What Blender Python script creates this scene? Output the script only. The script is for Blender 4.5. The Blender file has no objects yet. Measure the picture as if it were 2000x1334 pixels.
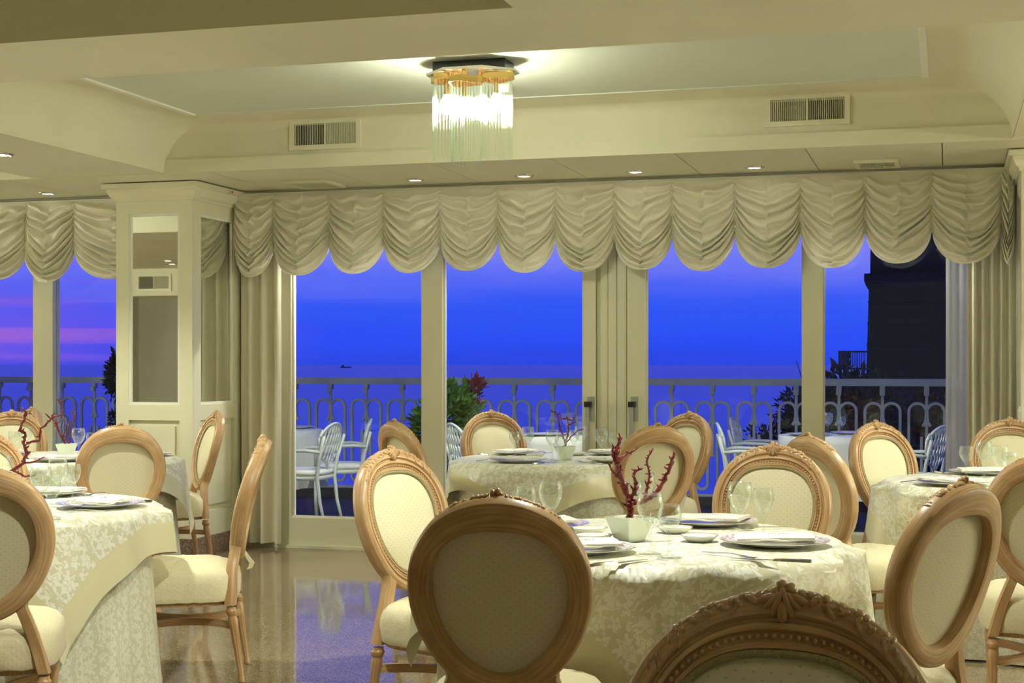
import bpy, math, random
from mathutils import Vector, Matrix, noise

# ------------------------------------------------------------------ camera, world, exposure
F = 2915.0; H = 1.31; TH = math.atan(850.0 / F); HORIZON = 712.0
CT, ST = math.cos(TH), math.sin(TH)
scene = bpy.context.scene
COL = scene.collection
cam_d = bpy.data.cameras.new('camera'); cam = bpy.data.objects.new('camera', cam_d); COL.objects.link(cam)
cam_d.sensor_width = 36.0; cam_d.lens = F / 2000.0 * 36.0
cam_d.shift_y = (HORIZON - 667.0) / 2000.0
cam_d.clip_start = 0.05; cam_d.clip_end = 200000
cam.location = (0, 0, H); cam.rotation_euler = (math.pi / 2, 0, TH)
scene.camera = cam
scene.view_settings.view_transform = 'Standard'; scene.view_settings.look = 'None'
scene.view_settings.gamma = 1.0; scene.view_settings.use_curve_mapping = False
scene.view_settings.exposure = 0.0
scene.cycles.transparent_max_bounces = 28
# light levels (watts)
CHANDELIER_W = 11.0      # each of three bulbs
DOWNLIGHT_W = 26.0       # small soffit downlights
TABLE_SPOT_W = 330.0      # unseen recessed spots above the tables, and spots added for brightness
ADDED_SCONCE_W = 150.0          # unseen sconces added on the side walls for fill
TERRACE_W = 150.0          # lamps added outside over the doors to light the terrace
WARM = (0.95, 0.95, 0.77); WARM2 = (0.95, 0.97, 0.82)

def W(X, Z): return (X * CT - Z * ST, X * ST + Z * CT)            # camera right/depth -> room u, v
def on(px, py, z):
    Z = (z - H) * F / (HORIZON - py); return W((px - 1000.0) / F * Z, Z)
def atZ(px, py, Z):
    u, v = W((px - 1000.0) / F * Z, Z); return Vector((u, v, H + (HORIZON - py) / F * Z))
def atv(px, v, py=None):
    k = (px - 1000.0) / F; Z = v / (k * ST + CT); X = k * Z
    u = X * CT - Z * ST
    return u if py is None else (u, H + (HORIZON - py) / F * Z)

# ---- node helpers
def N(nt, typ, **kw):
    n = nt.nodes.new(typ)
    for k, v in kw.items():
        if k.startswith('i_'):
            n.inputs[k[2:].replace('_', ' ')].default_value = v
        else: setattr(n, k, v)
    return n
def L(nt, a, b): nt.links.new(a, b)
def ramp(nt, fac, stops, interp='LINEAR'):
    r = nt.nodes.new('ShaderNodeValToRGB'); r.color_ramp.interpolation = interp
    els = r.color_ramp.elements
    while len(els) > 1: els.remove(els[-1])
    els[0].position = stops[0][0]; els[0].color = tuple(stops[0][1]) + (1,)
    for p, c in stops[1:]:
        e = els.new(p); e.color = tuple(c) + (1,)
    if fac is not None: L(nt, fac, r.inputs['Fac'])
    return r
def mathn(nt, op, a, b=None, c=None, clamp=False):
    n = nt.nodes.new('ShaderNodeMath'); n.operation = op; n.use_clamp = clamp
    for i, x in enumerate((a, b, c)):
        if x is None: continue
        if isinstance(x, (int, float)): n.inputs[i].default_value = x
        else: L(nt, x, n.inputs[i])
    return n.outputs[0]
def mixc(nt, fac, a, b, blend='MIX'):
    n = nt.nodes.new('ShaderNodeMix'); n.data_type = 'RGBA'; n.blend_type = blend
    for s, x in ((n.inputs[0], fac), (n.inputs[6], a), (n.inputs[7], b)):
        if isinstance(x, (int, float)): s.default_value = x
        elif isinstance(x, (tuple, list)): s.default_value = tuple(x) + ((1,) if len(x) == 3 else ())
        else: L(nt, x, s)
    return n.outputs[2]

# ---- dusk sky
world = bpy.data.worlds.new('world'); scene.world = world; world.use_nodes = True
nt = world.node_tree; nt.nodes.clear()
out = N(nt, 'ShaderNodeOutputWorld'); bg = N(nt, 'ShaderNodeBackground'); L(nt, bg.outputs[0], out.inputs[0])
tc = N(nt, 'ShaderNodeTexCoord'); sep = N(nt, 'ShaderNodeSeparateXYZ'); L(nt, tc.outputs['Generated'], sep.inputs[0])
mp = N(nt, 'ShaderNodeMapping'); mp.inputs['Scale'].default_value = (3.0, 3.0, 34.0); L(nt, tc.outputs['Generated'], mp.inputs[0])
ns = N(nt, 'ShaderNodeTexNoise', i_Scale=1.6, i_Detail=4.0, i_Roughness=0.55); L(nt, mp.outputs[0], ns.inputs[0])
wob = mathn(nt, 'MULTIPLY_ADD', ns.outputs[0], 0.030, -0.015)
elev = mathn(nt, 'ADD', sep.outputs[2], wob)
el = mathn(nt, 'MULTIPLY', elev, 2.0, clamp=True)         # 0..0.5 -> 0..1
base = ramp(nt, el, [(0.0, (0.016, 0.060, 0.85)), (0.03, (0.015, 0.070, 1.0)), (0.075, (0.026, 0.095, 1.0)),
                     (0.11, (0.095, 0.145, 1.0)), (0.15, (0.20, 0.22, 1.0)), (0.30, (0.16, 0.19, 0.85)),
                     (0.6, (0.09, 0.13, 0.72)), (1.0, (0.05, 0.085, 0.55))])
pinkf = N(nt, 'ShaderNodeMapRange', interpolation_type='SMOOTHSTEP'); L(nt, sep.outputs[0], pinkf.inputs[0])
pinkf.inputs[1].default_value = -0.38; pinkf.inputs[2].default_value = -0.60
band = ramp(nt, el, [(0.0, (0.25,) * 3), (0.012, (0.5,) * 3), (0.030, (1,) * 3), (0.055, (0.8,) * 3), (0.085, (0.35,) * 3), (0.13, (0.2,) * 3), (0.3, (0.15,) * 3), (0.8, (0,) * 3)])
mp2 = N(nt, 'ShaderNodeMapping'); mp2.inputs['Scale'].default_value = (2.0, 2.0, 90.0); L(nt, tc.outputs['Generated'], mp2.inputs[0])
ns2 = N(nt, 'ShaderNodeTexNoise', i_Scale=1.3, i_Detail=3.0); L(nt, mp2.outputs[0], ns2.inputs[0])
stre = N(nt, 'ShaderNodeMapRange', interpolation_type='SMOOTHSTEP'); L(nt, ns2.outputs[0], stre.inputs[0])
stre.inputs[1].default_value = 0.42; stre.inputs[2].default_value = 0.62; stre.inputs[3].default_value = 0.45; stre.inputs[4].default_value = 1.0
pf = mathn(nt, 'MULTIPLY', mathn(nt, 'MULTIPLY', pinkf.outputs[0], band.outputs[0]), stre.outputs[0])
L(nt, mixc(nt, pf, base.outputs[0], (0.36, 0.13, 0.74)), bg.inputs[0])
bg.inputs[1].default_value = 1.0

# ------------------------------------------------------------------ mesh helpers
class MB:
    def __init__(s): s.v = []; s.f = []; s.uv = []
    def add(s, pts, faces, uvs=None):
        o = len(s.v); s.v += [tuple(p) for p in pts]
        for i, fc in enumerate(faces):
            s.f.append(tuple(o + j for j in fc))
            s.uv.append(uvs[i] if uvs else tuple((0.0, 0.0) for _ in fc))
    def box(s, a, b, M=None):
        (x0, y0, z0), (x1, y1, z1) = a, b
        p = [Vector(q) for q in ((x0, y0, z0), (x1, y0, z0), (x1, y1, z0), (x0, y1, z0), (x0, y0, z1), (x1, y0, z1), (x1, y1, z1), (x0, y1, z1))]
        fs = [(0, 3, 2, 1), (4, 5, 6, 7), (0, 1, 5, 4), (1, 2, 6, 5), (2, 3, 7, 6), (3, 0, 4, 7)]
        ax = [(0, 1), (0, 1), (0, 2), (1, 2), (0, 2), (1, 2)]
        uvs = []
        for fc, (i, j) in zip(fs, ax):
            big = abs(x1 - x0) if i == 0 else abs(y1 - y0)
            oth = abs(y1 - y0) if j == 1 else abs(z1 - z0)
            uvs.append(tuple((p[k][i], p[k][j]) if big >= oth else (p[k][j], p[k][i]) for k in fc))
        if M: p = [M @ q for q in p]
        s.add(p, fs, uvs); return s
    def loft(s, rings, closed=True, path_closed=False, caps=True):
        n = len(rings[0]); m = len(rings); pts = [p for r in rings for p in r]
        us = [0.0]
        for i in range(1, m + 1):
            a = Vector(rings[i % m][0]); b = Vector(rings[i - 1][0]); us.append(us[-1] + (a - b).length)
        mid = rings[m // 2]; vs = [0.0]
        for j in range(1, n + 1): vs.append(vs[-1] + (Vector(mid[j % n]) - Vector(mid[j - 1])).length)
        fs, uv = [], []
        for i in range(m if path_closed else m - 1):
            i2 = (i + 1) % m
            for j in range(n if closed else n - 1):
                j2 = (j + 1) % n
                fs.append((i * n + j, i * n + j2, i2 * n + j2, i2 * n + j))
                uv.append(((us[i], vs[j]), (us[i], vs[j + 1]), (us[i + 1], vs[j + 1]), (us[i + 1], vs[j])))
        if caps and closed and not path_closed:
            fs.append(tuple(range(n))[::-1]); uv.append(tuple((0, vs[j]) for j in range(n))[::-1])
            fs.append(tuple((m - 1) * n + j for j in range(n))); uv.append(tuple((us[m - 1], vs[j]) for j in range(n)))
        s.add(pts, fs, uv); return s
    def tube(s, path, r, n=8, caps=True, ry=None, closed=False):
        P = [Vector(p) for p in path]; m = len(P); rings = []
        T = [((P[(i + 1) % m] if closed or i < m - 1 else P[i]) - (P[i - 1] if closed or i > 0 else P[i])).normalized() for i in range(m)]
        up = Vector((0, 0, 1)) if abs(T[0].z) < 0.9 else Vector((0, 1, 0))
        nx = T[0].cross(up).normalized()
        for i in range(m):
            nx = (nx - T[i] * nx.dot(T[i])).normalized(); ny = T[i].cross(nx)
            ri = r[i] if isinstance(r, (list, tuple)) else r
            rj = ri if ry is None else ry
            rings.append([P[i] + nx * (ri * math.cos(2 * math.pi * k / n)) + ny * (rj * math.sin(2 * math.pi * k / n)) for k in range(n)])
        return s.loft(rings, path_closed=closed, caps=caps)
    def bar(s, path, w, h, up=(0, 0, 1), closed=False):                # rectangular section
        P = [Vector(p) for p in path]; m = len(P); rings = []; up = Vector(up)
        for i in range(m):
            a = P[i - 1] if (closed or i > 0) else P[i]; b = P[(i + 1) % m] if (closed or i < m - 1) else P[i]
            t = (b - a).normalized(); x = t.cross(up)
            x = x.normalized() if x.length > 1e-5 else Vector((1, 0, 0)); y = x.cross(t)
            rings.append([P[i] + x * (sx * w / 2) + y * (sy * h / 2) for sx, sy in ((-1, -1), (1, -1), (1, 1), (-1, 1))])
        return s.loft(rings, path_closed=closed)
    def lathe(s, prof, n=24, c=(0, 0, 0), axis=None, flute=0, fa=0.0, frange=(0, 1)):
        rings = []; c = Vector(c)
        for (r, z) in prof:
            ring = []
            for k in range(n):
                a = 2 * math.pi * k / n; rr = r
                if flute and frange[0] <= z <= frange[1]: rr = r * (1 - fa * (0.5 + 0.5 * math.cos(flute * a)) ** 2)
                p = Vector((rr * math.cos(a), rr * math.sin(a), z))
                if axis is not None: p = Vector((p.x + axis[0] * z, p.y + axis[1] * z, p.z))
                ring.append(c + p)
            rings.append(ring)
        return s.loft(rings, caps=True)
    def ell(s, c, rx, ry, rz, M=None, n=8, m=5):
        c = Vector(c); rings = []
        for i in range(m + 1):
            t = -math.pi / 2 + math.pi * i / m; ct = max(math.cos(t), 0.02)
            ring = []
            for k in range(n):
                a = 2 * math.pi * k / n
                p = Vector((rx * ct * math.cos(a), ry * ct * math.sin(a), rz * math.sin(t)))
                if M: p = M @ p
                ring.append(c + p)
            rings.append(ring)
        return s.loft(rings)
    def build(s, name, mat, parent=None, smooth=None, loc=None):
        me = bpy.data.meshes.new(name); me.from_pydata(s.v, [], s.f); me.update()
        ul = me.uv_layers.new(name='UVMap')
        flat = [c for f in s.uv for uv in f for c in uv]
        ul.data.foreach_set('uv', flat)
        if smooth is not None:
            me.polygons.foreach_set('use_smooth', [True] * len(me.polygons))
            if smooth < 180: me.set_sharp_from_angle(angle=math.radians(smooth))
        me.materials.append(mat)
        return mk(name, me, parent, loc)
def mk(name, me, parent=None, loc=None):
    o = bpy.data.objects.new(name, me); COL.objects.link(o)
    if parent is not None: o.parent = parent
    if loc is not None: o.location = loc
    return o
def tag(o, label=None, cat=None, group=None, kind=None):
    if label: o['label'] = label
    if cat: o['category'] = cat
    if group: o['group'] = group
    if kind: o['kind'] = kind
    return o
def thing(name, label, cat, loc=(0, 0, 0), rotz=0.0, group=None):
    o = bpy.data.objects.new(name, None); o.empty_display_size = 0.1; COL.objects.link(o)
    o.location = loc; o.rotation_euler = (0, 0, rotz)
    return tag(o, label, cat, group)
def struct(o): o['kind'] = 'structure'; return o
def kids(o): return [c for c in bpy.data.objects if c.parent == o]
def copy_tree(o, parent=None):
    c = o.copy(); COL.objects.link(c); c.parent = parent
    for ch in TREE(o): copy_tree(ch, c)
    return c
_tree = {}
def TREE(o):
    if o.name not in _tree: _tree[o.name] = kids(o)
    return _tree[o.name]
def inst(proto, loc, rotz, label, cat=None, group=None):
    c = copy_tree(proto); c.location = loc; c.rotation_euler = (0, 0, rotz)
    c['label'] = label
    if cat: c['category'] = cat
    if group: c['group'] = group
    elif 'group' in c: del c['group']
    return c
def drop(proto):
    for ch in list(kids(proto)): drop(ch)
    bpy.data.objects.remove(proto)

# ------------------------------------------------------------------ materials
def mat(name):
    m = bpy.data.materials.new(name); m.use_nodes = True; nt = m.node_tree
    return m, nt, nt.nodes['Principled BSDF']
def simple(name, col, rough=0.5, metal=0.0, var=0.0, vscale=6.0, bump=0.0, bscale=60.0, spec=0.5, coat=0.0):
    m, nt, p = mat(name)
    p.inputs['Roughness'].default_value = rough; p.inputs['Metallic'].default_value = metal
    p.inputs['Specular IOR Level'].default_value = spec; p.inputs['Coat Weight'].default_value = coat
    p.inputs['Base Color'].default_value = tuple(col) + (1,)
    tc = N(nt, 'ShaderNodeTexCoord')
    if var:
        n = N(nt, 'ShaderNodeTexNoise', i_Scale=vscale, i_Detail=4.0); L(nt, tc.outputs['Object'], n.inputs[0])
        r = ramp(nt, n.outputs[0], [(0.25, [c * (1 - var) for c in col]), (0.75, [min(1, c * (1 + var)) for c in col])])
        L(nt, r.outputs[0], p.inputs['Base Color'])
    if bump:
        n = N(nt, 'ShaderNodeTexNoise', i_Scale=bscale, i_Detail=3.0); L(nt, tc.outputs['Object'], n.inputs[0])
        b = N(nt, 'ShaderNodeBump', i_Strength=bump, i_Distance=0.01); L(nt, n.outputs[0], b.inputs['Height']); L(nt, b.outputs[0], p.inputs['Normal'])
    return m
def schlick(nt, f0):
    lw = N(nt, 'ShaderNodeLayerWeight', i_Blend=0.5)
    return mathn(nt, 'MULTIPLY_ADD', mathn(nt, 'POWER', lw.outputs['Facing'], 5.0), 1 - f0, f0)
M = {}
M['paint'] = simple('cream_paint', (0.75, 0.72, 0.53), 0.55, var=0.04, vscale=1.5, bump=0.06, bscale=14)
M['panelpaint'] = simple('pale_ceiling_panel', (0.70, 0.73, 0.61), 0.6, var=0.03, vscale=1.2)
M['gloss'] = simple('cream_enamel', (0.76, 0.73, 0.53), 0.30, var=0.03, vscale=3)
M['trimwhite'] = simple('white_trim', (0.84, 0.83, 0.74), 0.4)
M['dark'] = simple('dark_void', (0.015, 0.015, 0.014), 0.7)
M['joint'] = simple('joint_dark', (0.20, 0.17, 0.09), 0.8)
M['brass'] = simple('polished_brass', (0.78, 0.52, 0.18), 0.16, metal=1.0)
M['nickel'] = simple('brushed_nickel', (0.62, 0.60, 0.54), 0.25, metal=1.0)
M['steel'] = simple('cutlery_steel', (0.62, 0.62, 0.60), 0.16, metal=1.0)
M['mirror'] = simple('mirror_silver', (0.88, 0.90, 0.86), 0.015, metal=1.0)
M['black'] = simple('black_plastic', (0.012, 0.012, 0.012), 0.35)
M['aluh'] = simple('grey_handle', (0.45, 0.47, 0.42), 0.35, metal=0.6)
M['porcelain'] = simple('porcelain', (0.86, 0.87, 0.80), 0.12, coat=0.4)
M['napkin'] = simple('linen_napkin', (0.84, 0.82, 0.72), 0.75, bump=0.25, bscale=160)
M['red'] = simple('red_thread', (0.55, 0.07, 0.10), 0.6)
M['coral'] = simple('red_coral', (0.17, 0.009, 0.012), 0.32, var=0.35, vscale=40, bump=0.5, bscale=180)
M['pebble'] = simple('pebbles', (0.62, 0.55, 0.44), 0.6, var=0.3, vscale=90)
M['potwhite'] = simple('white_ceramic_pot', (0.78, 0.84, 0.72), 0.18, coat=0.3)
M['rimbrown'] = simple('brown_rim', (0.30, 0.13, 0.10), 0.25)
M['castalu'] = simple('white_cast_aluminium', (0.62, 0.68, 0.58), 0.4, var=0.06)
M['outcush'] = simple('outdoor_cushion', (0.78, 0.80, 0.70), 0.8, bump=0.15, bscale=40)
M['outcloth'] = simple('outdoor_cloth', (0.70, 0.72, 0.62), 0.75, bump=0.2, bscale=10)
M['iron'] = simple('painted_railing', (0.42, 0.47, 0.40), 0.5, var=0.1)
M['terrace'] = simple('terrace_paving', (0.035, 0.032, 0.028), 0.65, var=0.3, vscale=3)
M['terracotta'] = simple('terracotta', (0.22, 0.075, 0.035), 0.7, var=0.2)
M['bark'] = simple('bark', (0.05, 0.035, 0.02), 0.9)
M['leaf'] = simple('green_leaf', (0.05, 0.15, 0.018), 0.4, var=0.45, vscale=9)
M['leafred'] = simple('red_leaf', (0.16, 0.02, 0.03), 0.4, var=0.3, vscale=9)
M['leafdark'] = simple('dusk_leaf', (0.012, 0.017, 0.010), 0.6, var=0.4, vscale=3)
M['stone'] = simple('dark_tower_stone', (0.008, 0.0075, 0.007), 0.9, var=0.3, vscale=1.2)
M['gimp'] = simple('braided_gimp', (0.46, 0.38, 0.20), 0.8, bump=0.8, bscale=260)
M['ship'] = simple('ship_paint', (0.02, 0.025, 0.05), 0.6)
M['alarm'] = simple('sensor_white', (0.7, 0.68, 0.55), 0.4)

def m_wood(name, c_hi, c_lo, rough):
    m, nt, p = mat(name)
    uv = N(nt, 'ShaderNodeTexCoord'); mp = N(nt, 'ShaderNodeMapping'); mp.inputs['Scale'].default_value = (5, 150, 1)
    L(nt, uv.outputs['UV'], mp.inputs[0])
    n = N(nt, 'ShaderNodeTexNoise', i_Scale=1.0, i_Detail=5.0, i_Roughness=0.6, i_Distortion=0.4); L(nt, mp.outputs[0], n.inputs[0])
    n2 = N(nt, 'ShaderNodeTexNoise', i_Scale=7.0, i_Detail=3.0); L(nt, uv.outputs['Object'], n2.inputs[0])
    f = mathn(nt, 'ADD', mathn(nt, 'MULTIPLY', n.outputs[0], 0.62), mathn(nt, 'MULTIPLY', n2.outputs[0], 0.38))
    mid = [(a + b) / 2 for a, b in zip(c_hi, c_lo)]
    r = ramp(nt, f, [(0.34, c_lo), (0.50, mid), (0.60, c_hi), (0.70, [min(1, c * 1.25 + 0.03) for c in c_hi])])
    L(nt, r.outputs[0], p.inputs['Base Color'])
    p.inputs['Roughness'].default_value = rough
    b = N(nt, 'ShaderNodeBump', i_Strength=0.12, i_Distance=0.002); L(nt, n.outputs[0], b.inputs['Height']); L(nt, b.outputs[0], p.inputs['Normal'])
    return m
M['wood'] = m_wood('limed_beech', (0.62, 0.42, 0.225), (0.40, 0.215, 0.085), 0.34)

def dots(nt, vec, sx, sy, r0, r1):
    """staggered woven dots from a 2-D vector (metres)"""
    res = []
    for ox, oy in ((0, 0), (0.5, 0.5)):
        mp = N(nt, 'ShaderNodeMapping'); mp.inputs['Scale'].default_value = (1 / sx, 1 / sy, 1); mp.inputs['Location'].default_value = (ox, oy, 0)
        L(nt, vec, mp.inputs[0])
        fr = N(nt, 'ShaderNodeVectorMath', operation='FRACTION'); L(nt, mp.outputs[0], fr.inputs[0])
        sb = N(nt, 'ShaderNodeVectorMath', operation='SUBTRACT'); sb.inputs[1].default_value = (0.5, 0.5, 0); L(nt, fr.outputs[0], sb.inputs[0])
        ml = N(nt, 'ShaderNodeVectorMath', operation='MULTIPLY'); ml.inputs[1].default_value = (sx, sy * 1.7, 0); L(nt, sb.outputs[0], ml.inputs[0])
        ln = N(nt, 'ShaderNodeVectorMath', operation='LENGTH'); L(nt, ml.outputs[0], ln.inputs[0]); res.append(ln.outputs['Value'])
    d = mathn(nt, 'MINIMUM', *res)
    mr = N(nt, 'ShaderNodeMapRange'); L(nt, d, mr.inputs[0]); mr.inputs[1].default_value = r0; mr.inputs[2].default_value = r1
    mr.inputs[3].default_value = 1; mr.inputs[4].default_value = 0
    return mr.outputs[0]
def m_dotfabric(name, col, dotc, bump=0.5):
    m, nt, p = mat(name); tc = N(nt, 'ShaderNodeTexCoord')
    d = dots(nt, tc.outputs['UV'], 0.0250, 0.0200, 0.0016, 0.0028)
    n = N(nt, 'ShaderNodeTexNoise', i_Scale=420.0, i_Detail=1.0); L(nt, tc.outputs['UV'], n.inputs[0])
    n3 = N(nt, 'ShaderNodeTexNoise', i_Scale=22.0, i_Detail=3.0); L(nt, tc.outputs['Object'], n3.inputs[0])
    L(nt, mixc(nt, mathn(nt, 'MULTIPLY', d, 0.55), col, dotc), p.inputs['Base Color'])
    p.inputs['Roughness'].default_value = 0.7; p.inputs['Sheen Weight'].default_value = 0.15
    h = mathn(nt, 'ADD', mathn(nt, 'MULTIPLY', n.outputs[0], 0.25), mathn(nt, 'ADD', mathn(nt, 'MULTIPLY', d, -0.5), mathn(nt, 'MULTIPLY', n3.outputs[0], bump * 2.0)))
    b = N(nt, 'ShaderNodeBump', i_Strength=0.35, i_Distance=0.004); L(nt, h, b.inputs['Height']); L(nt, b.outputs[0], p.inputs['Normal'])
    return m
M['fabric'] = m_dotfabric('cream_dotted_fabric', (0.76, 0.70, 0.48), (0.46, 0.38, 0.20), 0.05)
M['cover'] = m_dotfabric('cream_seat_cover', (0.74, 0.67, 0.44), (0.58, 0.50, 0.29), 1.6)

def m_damask(name, ground, motif, sc=1.0):
    m, nt, p = mat(name); tc = N(nt, 'ShaderNodeTexCoord')
    sx = N(nt, 'ShaderNodeSeparateXYZ'); L(nt, tc.outputs['UV'], sx.inputs[0])
    a = mathn(nt, 'PINGPONG', sx.outputs[0], 0.085 * sc)
    row = mathn(nt, 'FLOOR', mathn(nt, 'DIVIDE', sx.outputs[0], 0.17 * sc))
    b0 = mathn(nt, 'ADD', sx.outputs[1], mathn(nt, 'MULTIPLY', row, 0.11 * sc))
    b1 = mathn(nt, 'MODULO', mathn(nt, 'ADD', b0, 44.0 * sc), 0.22 * sc)
    cv = N(nt, 'ShaderNodeCombineXYZ'); L(nt, a, cv.inputs[0]); L(nt, b1, cv.inputs[1])
    n1 = N(nt, 'ShaderNodeTexNoise', i_Scale=15.0 / sc, i_Detail=1.0, i_Distortion=2.2); L(nt, cv.outputs[0], n1.inputs[0])
    n2 = N(nt, 'ShaderNodeTexNoise', i_Scale=52.0 / sc, i_Detail=0.0, i_Distortion=1.2); L(nt, cv.outputs[0], n2.inputs[0])
    n3 = N(nt, 'ShaderNodeTexVoronoi', i_Scale=30.0 / sc); n3.feature = 'DISTANCE_TO_EDGE'; L(nt, cv.outputs[0], n3.inputs[0])
    sm = mathn(nt, 'ADD', n1.outputs[0], mathn(nt, 'MULTIPLY', mathn(nt, 'SUBTRACT', n2.outputs[0], 0.5), 0.30))
    mk1 = N(nt, 'ShaderNodeMapRange'); L(nt, sm, mk1.inputs[0]); mk1.inputs[1].default_value = 0.435; mk1.inputs[2].default_value = 0.452
    vein = N(nt, 'ShaderNodeMapRange'); L(nt, n3.outputs['Distance'], vein.inputs[0]); vein.inputs[1].default_value = 0.012; vein.inputs[2].default_value = 0.03
    mask = mathn(nt, 'MULTIPLY', mk1.outputs[0], vein.outputs[0])
    L(nt, mixc(nt, mask, ground, motif), p.inputs['Base Color'])
    L(nt, mathn(nt, 'MULTIPLY_ADD', mask, 0.22, 0.30), p.inputs['Roughness'])
    nz = N(nt, 'ShaderNodeTexNoise', i_Scale=9.0, i_Detail=4.0); L(nt, tc.outputs['Object'], nz.inputs[0])
    h = mathn(nt, 'ADD', mathn(nt, 'MULTIPLY', mask, 0.10), nz.outputs[0])
    b = N(nt, 'ShaderNodeBump', i_Strength=0.25, i_Distance=0.01); L(nt, h, b.inputs['Height']); L(nt, b.outputs[0], p.inputs['Normal'])
    return m
M['damask'] = m_damask('cream_damask', (0.70, 0.67, 0.50), (0.87, 0.87, 0.78), 1.1)
M['damask_under'] = m_damask('pale_damask', (0.66, 0.63, 0.48), (0.78, 0.77, 0.64), 0.9)
M['satin'] = simple('cream_satin_border', (0.72, 0.68, 0.45), 0.30, bump=0.1, bscale=12)

def m_granite(name, cols, rough, scale):
    m, nt, p = mat(name); tc = N(nt, 'ShaderNodeTexCoord')
    v = N(nt, 'ShaderNodeTexVoronoi', i_Scale=scale); L(nt, tc.outputs['Object'], v.inputs[0])
    sp = N(nt, 'ShaderNodeSeparateColor'); L(nt, v.outputs['Color'], sp.inputs[0])
    n = N(nt, 'ShaderNodeTexNoise', i_Scale=3.0, i_Detail=4.0); L(nt, tc.outputs['Object'], n.inputs[0])
    f = mathn(nt, 'ADD', mathn(nt, 'MULTIPLY', sp.outputs[0], 0.8), mathn(nt, 'MULTIPLY', n.outputs[0], 0.2))
    r = ramp(nt, f, [(0.12, cols[0]), (0.35, cols[1]), (0.65, cols[2]), (0.92, cols[3])])
    L(nt, r.outputs[0], p.inputs['Base Color']); p.inputs['Roughness'].default_value = rough
    p.inputs['Specular IOR Level'].default_value = 0.62
    n2 = N(nt, 'ShaderNodeTexNoise', i_Scale=scale * 0.8, i_Detail=1.0); L(nt, tc.outputs['Object'], n2.inputs[0])
    b = N(nt, 'ShaderNodeBump', i_Strength=0.05, i_Distance=0.0006); L(nt, n2.outputs[0], b.inputs['Height']); L(nt, b.outputs[0], p.inputs['Normal'])
    return m
M['granite'] = m_granite('polished_granite', [(0.09, 0.062, 0.036), (0.18, 0.13, 0.072), (0.26, 0.195, 0.115), (0.40, 0.32, 0.21)], 0.06, 260)
M['granite_base'] = m_granite('rough_granite_base', [(0.05, 0.035, 0.025), (0.17, 0.11, 0.07), (0.28, 0.19, 0.13), (0.44, 0.33, 0.24)], 0.35, 150)

def m_glass_pane(name, tint, ior=1.5):
    m = bpy.data.materials.new(name); m.use_nodes = True; nt = m.node_tree; nt.nodes.clear()
    o = N(nt, 'ShaderNodeOutputMaterial'); t = N(nt, 'ShaderNodeBsdfTransparent'); g = N(nt, 'ShaderNodeBsdfGlossy'); fr = schlick(nt, 0.026)
    t.inputs[0].default_value = tint + (1,); g.inputs[1].default_value = 0.0
    g.inputs[0].default_value = (0.9, 1.0, 0.92, 1)
    mx = N(nt, 'ShaderNodeMixShader'); L(nt, fr, mx.inputs[0]); L(nt, t.outputs[0], mx.inputs[1]); L(nt, g.outputs[0], mx.inputs[2]); L(nt, mx.outputs[0], o.inputs[0])
    return m
M['pane'] = m_glass_pane('window_glass', (0.97, 0.985, 0.975))
def m_crystal():
    m = bpy.data.materials.new('clear_crystal'); m.use_nodes = True; nt = m.node_tree; nt.nodes.clear()
    o = N(nt, 'ShaderNodeOutputMaterial'); t = N(nt, 'ShaderNodeBsdfTransparent'); g = N(nt, 'ShaderNodeBsdfGlossy', i_Roughness=0.02)
    d = N(nt, 'ShaderNodeBsdfTranslucent'); d.inputs[0].default_value = (0.85, 0.92, 0.84, 1)
    t.inputs[0].default_value = (0.975, 0.99, 0.975, 1)
    fr = schlick(nt, 0.08); lw = N(nt, 'ShaderNodeLayerWeight', i_Blend=0.18)
    a = N(nt, 'ShaderNodeMixShader'); L(nt, mathn(nt, 'MULTIPLY', lw.outputs['Facing'], 0.32), a.inputs[0]); L(nt, t.outputs[0], a.inputs[1]); L(nt, d.outputs[0], a.inputs[2])
    b = N(nt, 'ShaderNodeMixShader'); L(nt, fr, b.inputs[0]); L(nt, a.outputs[0], b.inputs[1]); L(nt, g.outputs[0], b.inputs[2]); L(nt, b.outputs[0], o.inputs[0]); return m
M['crystal'] = m_crystal()
def m_rod():
    m = bpy.data.materials.new('clear_glass_rod'); m.use_nodes = True; nt = m.node_tree; nt.nodes.clear()
    o = N(nt, 'ShaderNodeOutputMaterial'); t = N(nt, 'ShaderNodeBsdfTransparent'); g = N(nt, 'ShaderNodeBsdfGlossy', i_Roughness=0.03)
    t.inputs[0].default_value = (0.88, 0.95, 0.88, 1); g.inputs[0].default_value = (0.95, 1, 0.95, 1)
    t.inputs[0].default_value = (0.965, 0.985, 0.965, 1)
    d = N(nt, 'ShaderNodeBsdfTranslucent'); d.inputs[0].default_value = (0.9, 1.0, 0.9, 1)
    a = N(nt, 'ShaderNodeMixShader'); a.inputs[0].default_value = 0.007; L(nt, t.outputs[0], a.inputs[1]); L(nt, d.outputs[0], a.inputs[2])
    c = N(nt, 'ShaderNodeMixShader'); L(nt, schlick(nt, 0.06), c.inputs[0]); L(nt, a.outputs[0], c.inputs[1]); L(nt, g.outputs[0], c.inputs[2])
    L(nt, c.outputs[0], o.inputs[0]); return m
M['rod'] = m_rod()
def m_emit(name, col, s):
    m = bpy.data.materials.new(name); m.use_nodes = True; nt = m.node_tree; nt.nodes.clear()
    o = N(nt, 'ShaderNodeOutputMaterial'); e = N(nt, 'ShaderNodeEmission'); e.inputs[0].default_value = col + (1,); e.inputs[1].default_value = s
    L(nt, e.outputs[0], o.inputs[0]); return m
M['bulb'] = m_emit('lit_bulb', WARM, CHANDELIER_W / (math.pi * 0.0155))
M['lens'] = m_emit('lit_downlight', (1.0, 0.95, 0.85), 8.0)
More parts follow.
